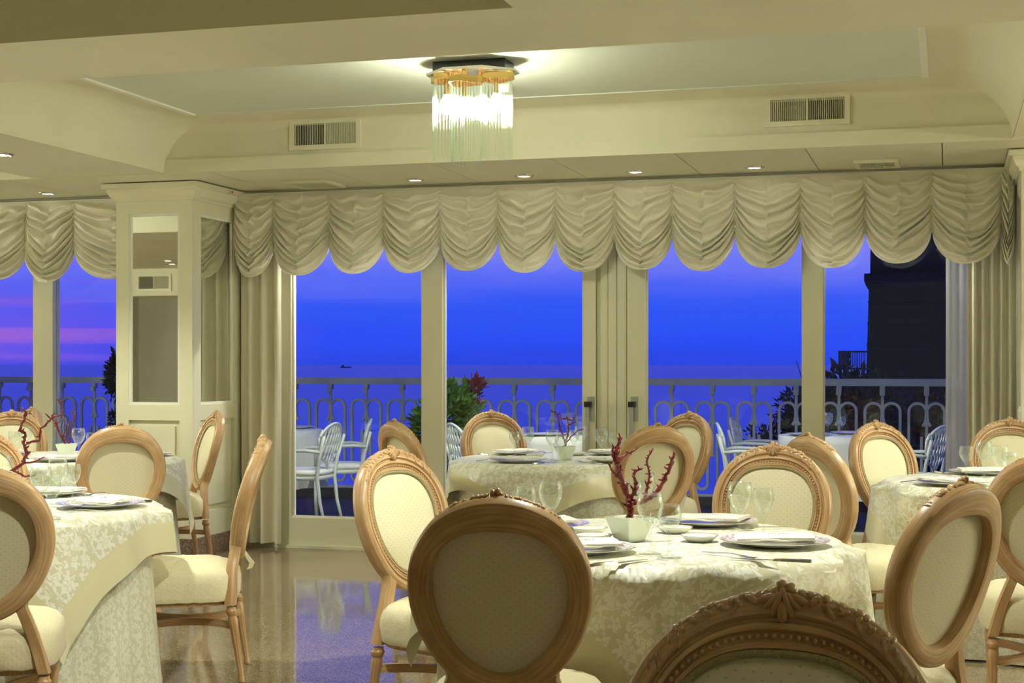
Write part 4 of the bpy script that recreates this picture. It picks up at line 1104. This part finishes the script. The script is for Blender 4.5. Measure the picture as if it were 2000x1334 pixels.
def bread_proto():
    t = thing('bread_plate', 'x', 'plate')
    MB().lathe([(0.031, 0.0), (0.036, 0.0), (0.049, 0.009), (0.058, 0.018), (0.059, 0.0195), (0.057, 0.0195), (0.048, 0.0115), (0.034, 0.005), (0.002, 0.004)], 44).build('plate_body', M['porcelain'], t, smooth=60)
    MB().loft([[(r * math.cos(2 * math.pi * k / 44), r * math.sin(2 * math.pi * k / 44), z) for k in range(44)] for r, z in ((0.0555, 0.0185), (0.0595, 0.0202))], caps=False).build('brown_rim', M['rimbrown'], t, smooth=180)
    return t
bread0 = bread_proto()
def knife_proto():
    t = thing('table_knife', 'x', 'knife')
    MB().loft([[(x, -w, 0.001), (x, w, 0.001), (x, w * 0.8, 0.001 + h_), (x, -w * 0.8, 0.001 + h_)] for x, w, h_ in ((-0.115, 0.004, 0.004), (-0.11, 0.0085, 0.009), (-0.06, 0.007, 0.008), (-0.012, 0.006, 0.007), (-0.005, 0.0045, 0.005))]).build('handle', M['steel'], t, smooth=50)
    MB().loft([[(x, -w, 0.0025), (x, w2, 0.0025), (x, w2, 0.0040), (x, -w, 0.0040)] for x, w, w2 in ((-0.005, 0.004, 0.004), (0.02, 0.009, 0.006), (0.08, 0.010, 0.007), (0.105, 0.006, 0.006), (0.115, 0.0005, 0.005))]).build('blade', M['steel'], t, smooth=40)
    return t
def fork_proto():
    t = thing('table_fork', 'x', 'fork')
    MB().bar([(-0.105, 0, 0.004), (-0.06, 0, 0.0055), (0.0, 0, 0.009), (0.035, 0, 0.006)], 0.009, 0.0028).build('handle', M['steel'], t, smooth=50)
    hd = MB(); hd.bar([(0.035, 0, 0.006), (0.045, 0, 0.004), (0.062, 0, 0.003)], 0.023, 0.002)
    hd.build('head', M['steel'], t)
    for k in range(4):
        y = -0.0098 + 0.0065 * k; MB().bar([(0.062, y, 0.003), (0.085, y, 0.004), (0.105, y, 0.009)], 0.0034, 0.002).build('tine', M['steel'], t)
    return t
knife0 = knife_proto(); fork0 = fork_proto()
def coral(mb, p, d, r, ln, rnd, depth):
    P = [Vector(p)]; R = [r]; d = Vector(d).normalized(); n = max(3, int(ln / 0.014))
    for i in range(n):
        d = (d + Vector((rnd.uniform(-1, 1), rnd.uniform(-1, 1), rnd.uniform(-0.6, 1))) * 0.22).normalized()
        P.append(P[-1] + d * (ln / n)); R.append(r * (1 - 0.45 * (i + 1) / n) * rnd.uniform(0.88, 1.12))
        if rnd.random() < 0.55:
            nd = (d * 0.3 + Vector((rnd.uniform(-1, 1), rnd.uniform(-1, 1), rnd.uniform(-0.5, 1)))).normalized()
            mb.tube([P[-1], P[-1] + nd * (R[-1] * 2.6)], [R[-1] * 0.8, R[-1] * 0.4], 5)
        if depth > 0 and i in (n // 3, (2 * n) // 3) and rnd.random() < 0.75:
            nd = (d * 0.5 + Vector((rnd.uniform(-1, 1), rnd.uniform(-1, 1), rnd.uniform(-0.1, 0.9)))).normalized()
            coral(mb, P[-1], nd, R[-1] * 0.75, ln * rnd.uniform(0.4, 0.65), rnd, depth - 1)
    mb.tube(P, R, 7)
def centrepiece(u, v, rz, label, branches, seed, sc=1.0):
    t = thing('coral_centrepiece', label, 'centrepiece', (u, v, TOPZ), rz)
    b, tp, h = 0.033, 0.056, 0.076; rings = []
    for w, z in ((b, 0.0), (tp, h), (tp - 0.006, h), (b + 0.002, 0.03)): rings.append([(-w, -w, z), (w, -w, z), (w, w, z), (-w, w, z)])
    MB().loft(rings).build('square_pot', M['potwhite'], t)
    rnd = random.Random(seed); pb = MB()
    pb.box((-tp + 0.012, -tp + 0.012, h - 0.018), (tp - 0.012, tp - 0.012, h - 0.010))
    for k in range(70):
        pb.ell((rnd.uniform(-0.040, 0.040), rnd.uniform(-0.040, 0.040), h - 0.006 + rnd.uniform(-0.003, 0.003)), rnd.uniform(0.004, 0.008), rnd.uniform(0.004, 0.008), rnd.uniform(0.003, 0.005), n=6, m=4)
    tag(pb.build('pebbles', M['pebble'], t, smooth=180), kind='stuff')
    cb = MB()
    for (path, r) in branches:
        P = [Vector(p) for p in path]; Q = []; R = []
        for i in range(len(P) - 1):
            for k in range(5):
                q = k / 5; j = Vector((rnd.uniform(-1, 1), rnd.uniform(-1, 1), rnd.uniform(-1, 1))) * 0.0028
                Q.append(P[i].lerp(P[i + 1], q) + (j if (i or k) else Vector())); f_ = (i + q) / (len(P) - 1); R.append(r * (1 - 0.5 * f_) * rnd.uniform(0.85, 1.15))
        Q.append(P[-1]); R.append(r * 0.45); cb.tube(Q, R, 8)
        for q, rr in zip(Q[3:], R[3:]):
            if rnd.random() < 0.7:
                d = Vector((rnd.uniform(-1, 1), rnd.uniform(-1, 1), rnd.uniform(-0.3, 1))).normalized(); ln = rr * rnd.uniform(1.6, 4.0)
                cb.tube([q, q + d * ln * 0.6, q + d * ln + Vector((0, 0, 0.002))], [rr * 0.75, rr * 0.6, rr * 0.3], 5)
    cb.build('coral_branch', M['coral'], t, smooth=180)
    return t

def put(proto, px, py, label, cat, rz=0.0, group=None, z=TOPZ):
    u, v = on(px, py, z); return inst(proto, (u, v, z), rz, label, cat, group)
# --- table with the tall coral (T1), placed from where each item touches the cloth
def plate_set(px, py, rz, lab, nap=True, nrot=0.0):
    put(charger0, px, py, 'white charger plate with violet patterned rim, %s' % lab, 'plate', rz, 'charger plates')
    if nap: put(napkin0, px, py, 'folded cream napkin lying on the charger %s' % lab, 'napkin', rz + nrot, 'folded napkins')
plate_set(1513, 1064, TH + 0.1, 'beside the wine glass pair')
plate_set(1384, 1024, TH - 0.2, 'at the far side of the coral table')
plate_set(1055, 1030, TH + 0.5, 'behind the crest of the dark chair')
plate_set(1133, 1077, TH + 0.35, 'between dark chair and knife')
for px, py, lab in ((1152, 1042, 'left of the tall coral pot'), (1366, 1057, 'right of the tall coral pot'), (1160, 1056, 'close before the tall coral pot'), (1318, 1040, 'behind the glasses by the pot')):
    put(bread0, px, py, 'small white bread plate with brown rim, %s' % lab, 'plate', 0, 'bread plates')
for px, py, big, lab in ((1075, 1048, 1, 'left of the pot on the coral table'), (1027, 1040, 0, 'next to the dark chair on the coral table'), (1445, 1050, 1, 'before the facing chair on the coral table'), (1491, 1045, 0, 'right of the pair before the facing chair'),
                         (1270, 1082, 1, 'just right of the white pot on the coral table'), (1308, 1089, 0, 'right of the pot, nearer the cloth edge'), (1258, 1022, 1, 'behind the coral branches'), (1236, 1025, 0, 'behind the coral stem')):
    put(gl_big if big else gl_small, px, py, '%s clear wine glass %s' % ('tall' if big else 'shorter', lab), 'glass', 0, 'wine glasses')
put(knife0, 1207, 1101, 'steel knife lying on the damask cloth beside the dark chair', 'knife', TH + math.radians(38) + math.pi * 0, 'cutlery')
put(fork0, 1428, 1087, 'steel fork by the violet rimmed charger near the cloth edge', 'fork', TH - math.radians(45), 'cutlery')
put(knife0, 1507, 1096, 'steel knife by the violet rimmed charger near the cloth edge', 'knife', TH + math.pi - math.radians(22), 'cutlery')
put(fork0, 1487, 1034, 'steel fork behind the two wine glasses of the coral table', 'fork', TH + math.pi + math.radians(25), 'cutlery')
u, v = on(1230, 1056, TOPZ)
def cam_br(paths):      # branch points given as (right, up, depth) in metres, in the pot's own frame
    return paths
c1 = math.radians(38)
def rotb(paths, ang):
    o = []
    for pts, r in paths:
        o.append(([(x * math.cos(-ang) - y * math.sin(-ang), x * math.sin(-ang) + y * math.cos(-ang), z) for x, z, y in pts], r))
    return o
BR1 = [([(0.0, 0.065, 0), (0.003, 0.10, 0.0), (-0.006, 0.135, 0.0), (-0.020, 0.165, 0.004), (-0.030, 0.20, 0.0), (-0.040, 0.245, -0.004), (-0.042, 0.285, 0.0), (-0.030, 0.325, 0.004)], 0.0105),
       ([(-0.006, 0.125, 0), (0.014, 0.145, 0.006), (0.020, 0.175, 0.004), (0.012, 0.205, 0.0), (0.022, 0.222, 0.004), (0.040, 0.228, 0.0)], 0.0070),
       ([(0.0, 0.115, 0), (0.045, 0.128, -0.008), (0.080, 0.145, -0.012), (0.105, 0.185, -0.010), (0.128, 0.235, -0.008), (0.140, 0.282, -0.006)], 0.0090),
       ([(0.045, 0.13, -0.006), (0.055, 0.165, 0.01), (0.062, 0.20, 0.016), (0.056, 0.25, 0.02), (0.075, 0.29, 0.018)], 0.0055),
       ([(-0.040, 0.255, 0), (-0.012, 0.270, 0.004), (0.022, 0.290, 0.006)], 0.0050),
       ([(-0.038, 0.20, 0), (-0.060, 0.225, 0.0), (-0.066, 0.25, 0.0)], 0.0045), ([(-0.042, 0.24, 0), (-0.056, 0.275, 0.0), (-0.052, 0.30, 0.0)], 0.0055)]
centrepiece(u, v, TH + c1, 'white square pot holding tall red branching coral with a slanted arm', rotb(BR1, c1), 21)

# --- the other tables: place settings laid round the centre
def setting(key, ang, lab, glasses=True, cut=True, r=0.455):
    tx, ty = TABLES[key]; a = TH + math.radians(ang)      # angle measured from camera right, counter-clockwise seen from above
    def at(rr, off): 
        c, s = math.cos(a), math.sin(a); return (tx + rr * c - off * s, ty + rr * s + off * c, TOPZ)
    rz = a + math.pi / 2
    inst(charger0, at(r, 0), rz, 'white charger plate with violet rim, %s' % lab, 'plate', 'charger plates')
    inst(napkin0, at(r, 0), rz, 'folded cream napkin with red stitching, %s' % lab, 'napkin', 'folded napkins')
    if glasses:
        inst(gl_big, at(0.240, 0.085), 0, 'tall clear wine glass, %s' % lab, 'glass', 'wine glasses')
        inst(gl_small, at(0.265, 0.165), 0, 'shorter clear wine glass, %s' % lab, 'glass', 'wine glasses')
    if cut:
        inst(knife0, at(r + 0.02, 0.205 if r < 0.45 else 0.2), rz + math.pi / 2, 'steel table knife, %s' % lab, 'knife', 'cutlery')
        inst(fork0, at(r + 0.02, -0.205), rz + math.pi / 2, 'steel table fork, %s' % lab, 'fork', 'cutlery')
setting('T2', -127, 'front shrub-side place before the door handles')
setting('T2', -52, 'place left of the chair before the door handles')
setting('T2', 45, 'place nearest the door handles')
setting('T2', 128, 'place of the chair in front of the shrub')
setting('T4', -8, 'place of the chair in profile')
setting('T4', 80, 'far place of the leaning coral table')
setting('T3', -150, 'left place of the end window table')
setting('T3', 95, 'place before the drawn curtain')
setting('T3', -40, 'near place of the end window table')
setting('T5', -80, 'place behind the wide limed chair')
setting('T5', 5, 'place next to the pillar')
setting('T5', 165, 'place before the left window mullion')
BR2 = [([(0, 0.06, 0), (0.004, 0.10, 0), (-0.010, 0.14, 0), (-0.030, 0.185, 0), (-0.036, 0.235, 0), (-0.05, 0.27, 0), (-0.085, 0.285, 0)], 0.0065), ([(0.004, 0.10, 0), (0.02, 0.15, 0.01), (0.022, 0.20, 0.01), (0.012, 0.25, 0)], 0.0055),
       ([(0.004, 0.09, 0), (0.04, 0.135, 0), (0.075, 0.165, 0), (0.115, 0.18, 0)], 0.004), ([(0.012, 0.235, 0), (0.05, 0.225, 0.01), (0.065, 0.26, 0.01)], 0.0045), ([(0.01, 0.24, 0), (-0.025, 0.235, 0), (-0.03, 0.27, 0)], 0.0045),
       ([(0.022, 0.20, 0), (0.06, 0.215, 0), (0.045, 0.25, 0)], 0.004)]
u, v = on(1103, 897, TOPZ); centrepiece(u, v, TH + 0.15, 'white square pot with slim red coral twigs before the door handles', rotb(BR2, 0.15), 33)
BR3 = [([(0.0, 0.06, 0), (0.03, 0.12, 0), (0.10, 0.165, 0), (0.115, 0.20, 0), (0.105, 0.25, 0), (0.11, 0.285, 0), (0.085, 0.295, 0), (0.105, 0.34, 0), (0.11, 0.37, 0), (0.095, 0.385, 0)], 0.0075), ([(0.115, 0.245, 0), (0.165, 0.255, 0), (0.17, 0.30, 0), (0.205, 0.335, 0), (0.225, 0.365, 0)], 0.0055),
       ([(0.10, 0.165, 0), (0.155, 0.175, 0), (0.185, 0.19, 0)], 0.004), ([(0.21, 0.34, 0), (0.26, 0.36, 0), (0.25, 0.40, 0), (0.235, 0.42, 0)], 0.0045), ([(0.06, 0.14, 0), (0.11, 0.11, 0), (0.15, 0.12, 0)], 0.004)]
tx, ty = TABLES['T4']; u, v = W(-2.01 - 0.02, 5.87 + 0.02); centrepiece(u, v, TH + 0.3, 'white square pot with leaning red coral on the damask table', rotb(BR3, 0.3), 44)
BR4 = [([(0, 0.06, 0), (-0.02, 0.10, 0), (-0.05, 0.15, 0), (-0.065, 0.21, 0), (-0.10, 0.23, 0), (-0.13, 0.26, 0)], 0.007), ([(0.01, 0.06, 0), (0.025, 0.12, 0), (0.02, 0.18, 0), (0.045, 0.23, 0), (0.03, 0.27, 0), (0.05, 0.285, 0)], 0.006), ([(-0.03, 0.11, 0), (0.0, 0.16, 0), (-0.01, 0.20, 0)], 0.005), ([(-0.06, 0.19, 0), (-0.03, 0.22, 0), (0.0, 0.215, 0)], 0.004)]
u, v = on(130, 891, TOPZ); centrepiece(u, v, TH + 0.1, 'white square pot with red coral on the table left of the pillar', rotb(BR4, 0.1), 55)
for px, py, big, lab in ((80, 1006, 1, 'first'), (100, 1015, 0, 'second')):
    put(gl_big if big else gl_small, px, py, '%s clear wine glass, %s of the pair before the leaning coral' % ('tall' if big else 'shorter', lab), 'glass', 0, 'wine glasses')
put(bread0, 1995, 933, 'small bread plate under the glasses of the end window table', 'plate', 0, 'bread plates')
put(bread0, 1045, 893, 'small bread plate at the shrub side of the table before the door handles', 'plate', 0, 'bread plates')
put(bread0, 1128, 889, 'small bread plate beside the slim coral pot', 'plate', 0, 'bread plates')
for p in (gl_big, gl_small): pass

# ------------------------------------------------------------------ terrace furniture
def make_tchair():
    t = thing('terrace_chair', 'x', 'chair')
    for s in (-1, 1):
        MB().tube([(s * 0.21, -0.19, 0.0), (s * 0.20, -0.20, 0.2), (s * 0.205, -0.195, 0.415)], [0.011, 0.013, 0.017], 10).build('leg', M['castalu'], t, smooth=180)
        MB().tube([(s * 0.19, 0.27, 0.0), (s * 0.185, 0.215, 0.22), (s * 0.185, 0.19, 0.42), (s * 0.20, 0.215, 0.58), (s * 0.225, 0.265, 0.76)], [0.011, 0.014, 0.017, 0.014, 0.012], 10).build('leg', M['castalu'], t, smooth=180)
        MB().tube([(s * 0.21, 0.225, 0.63), (s * 0.255, 0.12, 0.645), (s * 0.265, -0.05, 0.64), (s * 0.262, -0.17, 0.625), (s * 0.245, -0.20, 0.58), (s * 0.21, -0.195, 0.42)], 0.012, 8, ry=0.014).build('arm', M['castalu'], t, smooth=180)
    na = 40
    def plan(a, k):
        c, s = math.cos(a), math.sin(a); r = 1 / ((abs(c) ** 3.5 + abs(s) ** 3.5) ** (1 / 3.5)); return c * r * 0.225 * k, s * r * 0.215 * k
    MB().loft([[(x, y, z) for x, y in (plan(2 * math.pi * k / na, q) for k in range(na))] for q, z in ((0.97, 0.405), (1.0, 0.415), (1.0, 0.430), (0.97, 0.436))]).build('seat_frame', M['castalu'], t, smooth=50)
    MB().loft([[(x, y, z) for x, y in (plan(2 * math.pi * k / na, q) for k in range(na))] for q, z in ((0.93, 0.437), (1.0, 0.452), (1.01, 0.468), (0.93, 0.486), (0.5, 0.492), (0.05, 0.492))]).build('seat_cushion', M['outcush'], t, smooth=180)
    # openwork shield back
    def bp(x, z): return Vector((x, 0.19 + 0.17 * max(0, (z - 0.42)) ** 1.1 * 1.25 - 0.9 * x * x * 0.5, z))
    outl = []
    for i in range(33):
        q = -1 + 2 * i / 32; outl.append((0.232 * q, 0.80 + 0.055 * math.cos(q * math.pi / 2) - 0.05 * abs(q) ** 4))
    low = [(0.222, 0.70), (0.19, 0.63), (0.13, 0.575), (0.055, 0.545), (0.02, 0.51), (0.0, 0.44)]
    rim_ = [bp(*p) for p in outl] ; MB().tube(rim_, 0.011, 8).build('top_rail', M['castalu'], t, smooth=180)
    lat = MB()
    for s in (-1, 1): lat.tube([bp(outl[-1][0] * s, outl[-1][1])] + [bp(s * x, z) for x, z in low], 0.009, 8)
    def lowz(x):
        x = abs(x); pts = [(0.0, 0.50), (0.055, 0.545), (0.13, 0.575), (0.19, 0.63), (0.222, 0.70), (0.24, 0.78)]
        for (a, b), (c, d) in zip(pts[:-1], pts[1:]):
            if a <= x <= c: return b + (d - b) * (x - a) / (c - a)
        return 0.8
    for s in (-1, 1):
        for k in range(-4, 5):
            P = []
            for i in range(17):
                z = 0.85 - 0.35 * i / 16; x = k * 0.062 + s * (0.85 - z) * 0.36 - s * 0.06
                ztop = 0.80 + 0.055 * math.cos(min(1, abs(x) / 0.232) * math.pi / 2)
                if abs(x) < 0.23 and lowz(x) - 0.004 <= z <= ztop: P.append(bp(x, z))
            if len(P) > 1: lat.tube(P, 0.0072, 6)
    lat.build('lattice_back', M['castalu'], t, smooth=180)
    return t
tch = make_tchair()
def tchair(px, py, face, label):
    Z = (H - 0.855) * F / (py - HORIZON); u, v = W((px - 1000) / F * Z, Z); dx, dy = W(*face); l = math.hypot(dx, dy)
    return inst(tch, (u + dx / l * 0.26, v + dy / l * 0.26, -0.02), math.atan2(dx, -dy), label, 'chair', 'white lattice-back terrace chairs')
tchair(652, 822, (-0.95, 0.25), 'white lattice-back terrace chair beside the outdoor table, nearest the glass door')
tchair(722, 815, (-0.90, -0.1), 'white lattice-back terrace chair standing behind its twin at the outdoor table')
tchair(884, 823, (0.9, 0.35), 'white lattice-back terrace chair beside the potted shrub')
tchair(1404, 822, (0.95, -0.1), 'white lattice-back terrace chair outside, facing the outdoor table at the dark bush')
tchair(1432, 812, (0.93, -0.3), 'second white lattice-back terrace chair beside the dark bush')
tchair(117, 806, (-0.95, 0.2), 'dim terrace chair outside the window left of the pillar')
tchair(1838, 828, (-0.7, 0.5), 'dim terrace chair outside the dark end window')
drop(tch)
def out_table(px, py, Z, label, lab2, half=0.42):
    u, v = W((px - 1000) / F * Z, Z); t = thing('terrace_table', label, 'table', (u, v, -0.02), TH)
    na = 96; rings = [[(r * math.cos(2 * math.pi * k / na), r * math.sin(2 * math.pi * k / na), 0.755) for k in range(na)] for r in (0.02, half - 0.02)]
    rnd = random.Random(int(px)); p = rnd.uniform(0, 6)
    for i in range(0, 9):
        s = i / 8; rings.append([((half + 0.02 * s + 0.035 * s * math.sin(11 * a + p + math.sin(2 * a))) * math.cos(a), (half + 0.02 * s + 0.035 * s * math.sin(11 * a + p + math.sin(2 * a))) * math.sin(a), 0.75 - 0.50 * s) for a in [2 * math.pi * k / na for k in range(na)]])
    MB().loft(rings, caps=False).build('outdoor_cloth', M['outcloth'], t, smooth=180)
    MB().lathe([(0.2, 0), (0.2, 0.03), (0.04, 0.05), (0.035, 0.72), (half - 0.06, 0.735), (half - 0.06, 0.75)], 20).build('pedestal', M['castalu'], t, smooth=40)
    for i, (dx, dy, b) in enumerate(((-0.04, -0.10, 1), (0.07, -0.10, 0), (0.0, 0.16, 1))):
        x, y = W(dx, dy); inst(gl_big if b else gl_small, (u + x, v + y, 0.7365), 0, '%s wine glass on the outdoor table %s, nearer the %s' % ('tall' if b else 'shorter', lab2, 'railing' if dy > 0 else 'doors'), 'glass', 'outdoor wine glasses')
    for dx, dy in ((-0.22, -0.16), (0.2, 0.14)):
        x, y = W(dx, dy); inst(charger0, (u + x, v + y, 0.7365), 0, 'pale plate on the outdoor table %s, nearer the %s' % (lab2, 'railing' if dy > 0 else 'doors'), 'plate', 'outdoor plates')
out_table(532, 830, 13.3, 'outdoor table with pale cloth beside the two lattice-back chairs', 'beside the two lattice-back chairs', 0.45)
out_table(1115, 850, 12.2, 'outdoor table with pale cloth behind the slim coral pot', 'behind the slim coral pot', 0.42)
out_table(1622, 850, 12.2, 'outdoor table with pale cloth beside the dark bush', 'beside the dark bush', 0.42)
for p in (gl_big, gl_small, charger0, napkin0, bread0, knife0, fork0): drop(p)

# ------------------------------------------------------------------ plants, tower
def foliage(parent, m, n, center, rad, leaf, seed, up=0.3, name='foliage', shell=0.55):
    rnd = random.Random(seed); mb = MB(); pts = []; fs = []
    for i in range(n):
        d = Vector((rnd.gauss(0, 1), rnd.gauss(0, 1), rnd.gauss(0, 1))).normalized(); k = shell + (1 - shell) * rnd.random()
        k *= 0.75 + 0.35 * noise.noise(d * 2.3 + Vector((seed, 0, 0))) + 0.15
        p = Vector(center) + Vector((d.x * rad[0], d.y * rad[1], d.z * rad[2])) * k
        dr = (d + Vector((rnd.gauss(0, 0.6), rnd.gauss(0, 0.6), rnd.gauss(0, 0.6) + up))).normalized()
        sd = dr.cross(Vector((rnd.gauss(0, 1), rnd.gauss(0, 1), rnd.gauss(0, 1)))).normalized(); l = leaf * rnd.uniform(0.6, 1.3); w = l * 0.20; nn = dr.cross(sd)
        o = len(pts); pts += [p, p + dr * l * 0.5 + sd * w - nn * w * 0.3, p + dr * l, p + dr * l * 0.5 - sd * w - nn * w * 0.3, p + dr * l * 0.5 + nn * w * 0.2]
        fs += [(o, o + 1, o + 4), (o + 1, o + 2, o + 4), (o + 2, o + 3, o + 4), (o + 3, o, o + 4)]
    mb.add(pts, fs); return tag(mb.build(name, M[m], parent), kind='stuff')
def pot(parent, r, h):
    MB().lathe([(r * 0.72, 0), (r * 0.74, 0.01), (r * 0.95, h * 0.85), (r * 1.06, h * 0.86), (r * 1.06, h), (r * 0.95, h), (r * 0.9, h * 0.9), (0.005, h * 0.88)], 28).build('planter', M['terracotta'], parent, smooth=40)
u, v = W((868 - 1000) / F * 12.9, 12.9)
s1 = thing('potted_shrub', 'bushy green shrub with red-tipped shoots in a terracotta planter on the terrace', 'plant', (u, v, -0.02)); pot(s1, 0.20, 0.36)
MB().tube([(0, 0, 0.3), (0.01, 0, 0.6), (0, 0, 0.9)], [0.018, 0.014, 0.008], 8).build('stem', M['bark'], s1)
foliage(s1, 'leaf', 1700, (0.03, 0, 0.90), (0.26, 0.26, 0.28), 0.095, 3)
foliage(s1, 'leaf', 500, (-0.16, 0, 0.72), (0.17, 0.16, 0.22), 0.09, 4)
foliage(s1, 'leaf', 260, (0.0, 0, 0.42), (0.20, 0.2, 0.10), 0.07, 5)
rd = foliage(s1, 'leafred', 120, (0.26 , 0.05, 1.12), (0.09, 0.05, 0.13), 0.07, 6, up=1.0, name='red_shoots', shell=0.2); rd = foliage(s1, 'leafred', 80, (-0.28, 0, 0.62), (0.09, 0.05, 0.08), 0.07, 7, name='red_shoots', shell=0.2)
u, v = W((229 - 1000) / F * 13.9, 13.9)
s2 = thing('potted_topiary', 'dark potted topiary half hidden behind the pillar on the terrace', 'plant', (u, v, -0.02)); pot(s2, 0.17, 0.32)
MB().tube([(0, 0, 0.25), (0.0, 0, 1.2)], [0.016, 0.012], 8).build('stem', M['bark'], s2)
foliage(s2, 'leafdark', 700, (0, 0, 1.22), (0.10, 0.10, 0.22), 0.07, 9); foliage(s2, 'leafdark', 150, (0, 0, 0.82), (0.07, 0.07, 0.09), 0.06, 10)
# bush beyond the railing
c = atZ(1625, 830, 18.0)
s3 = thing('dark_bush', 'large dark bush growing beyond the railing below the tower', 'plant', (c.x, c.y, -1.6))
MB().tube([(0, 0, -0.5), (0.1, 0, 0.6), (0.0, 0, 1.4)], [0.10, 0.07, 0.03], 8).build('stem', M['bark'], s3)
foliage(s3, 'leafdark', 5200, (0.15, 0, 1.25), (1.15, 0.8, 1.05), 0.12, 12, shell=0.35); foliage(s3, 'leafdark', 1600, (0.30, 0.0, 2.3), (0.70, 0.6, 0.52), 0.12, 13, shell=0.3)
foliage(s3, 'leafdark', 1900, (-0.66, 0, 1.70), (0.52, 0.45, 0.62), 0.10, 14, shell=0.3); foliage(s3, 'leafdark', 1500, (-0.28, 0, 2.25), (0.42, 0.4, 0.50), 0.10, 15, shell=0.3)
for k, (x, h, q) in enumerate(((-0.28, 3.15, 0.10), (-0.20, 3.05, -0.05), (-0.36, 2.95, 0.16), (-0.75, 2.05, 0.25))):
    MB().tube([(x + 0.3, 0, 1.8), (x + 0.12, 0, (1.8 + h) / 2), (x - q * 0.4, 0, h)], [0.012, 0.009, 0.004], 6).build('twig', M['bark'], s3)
# stone tower on the headland with its dark neighbour
Zt = 42.0
def edge(px): return (px - 1000) / F * Zt
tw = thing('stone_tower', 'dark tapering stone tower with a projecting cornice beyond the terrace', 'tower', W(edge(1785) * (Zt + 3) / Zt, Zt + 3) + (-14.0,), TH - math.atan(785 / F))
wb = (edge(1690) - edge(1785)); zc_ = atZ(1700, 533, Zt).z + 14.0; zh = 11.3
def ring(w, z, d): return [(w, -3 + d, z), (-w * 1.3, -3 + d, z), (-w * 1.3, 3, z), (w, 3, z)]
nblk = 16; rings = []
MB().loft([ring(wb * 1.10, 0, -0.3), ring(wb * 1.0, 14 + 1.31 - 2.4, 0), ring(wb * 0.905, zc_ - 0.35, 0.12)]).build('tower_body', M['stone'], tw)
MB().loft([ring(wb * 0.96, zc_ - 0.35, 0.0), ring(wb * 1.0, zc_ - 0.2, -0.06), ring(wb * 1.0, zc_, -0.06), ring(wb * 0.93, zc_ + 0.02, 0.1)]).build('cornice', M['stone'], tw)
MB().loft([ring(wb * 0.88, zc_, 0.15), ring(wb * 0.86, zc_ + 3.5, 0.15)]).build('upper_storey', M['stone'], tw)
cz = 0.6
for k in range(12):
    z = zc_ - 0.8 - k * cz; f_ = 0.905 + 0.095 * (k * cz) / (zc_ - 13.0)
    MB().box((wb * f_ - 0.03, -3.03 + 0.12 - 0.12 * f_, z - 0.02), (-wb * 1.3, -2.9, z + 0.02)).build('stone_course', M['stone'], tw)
# roof terrace rail and hedge beside the tower
rr_ = thing('roof_railing', 'far roof railing silhouetted against the sky beside the tower', 'railing', tuple(atZ(1664, 722, 40.0)), TH)
w_ = 53 / F * 40; h_ = 37 / F * 40
MB().box((-w_ / 2, -0.02, h_ - 0.05), (w_ / 2 + 0.1, 0.02, h_)).build('top_rail', M['ship'], rr_); MB().box((-w_ / 2, -0.02, 0.0), (w_ / 2 + 0.1, 0.02, 0.05)).build('bottom_rail', M['ship'], rr_)
MB().box((-w_ / 2, -0.03, 0), (-w_ / 2 + 0.28, 0.03, h_ - 0.05)).build('screen_panel', M['ship'], rr_)
for k in range(9):
    x = -w_ / 2 + 0.32 + k * (w_ - 0.3) / 9; MB().box((x, -0.012, 0.05), (x + 0.018, 0.012, h_ - 0.05)).build('baluster', M['ship'], rr_)
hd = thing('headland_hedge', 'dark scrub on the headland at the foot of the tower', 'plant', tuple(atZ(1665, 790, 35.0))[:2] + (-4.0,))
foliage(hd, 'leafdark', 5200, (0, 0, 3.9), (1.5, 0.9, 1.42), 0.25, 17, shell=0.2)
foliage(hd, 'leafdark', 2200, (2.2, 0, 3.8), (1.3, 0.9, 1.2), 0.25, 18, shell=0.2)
MB().lathe([(2.6, -8), (1.9, 1), (1.3, 3.6), (0.1, 4.2)], 20, (0.9, 0.6, 0)).build('rock', M['stone'], hd, smooth=180)
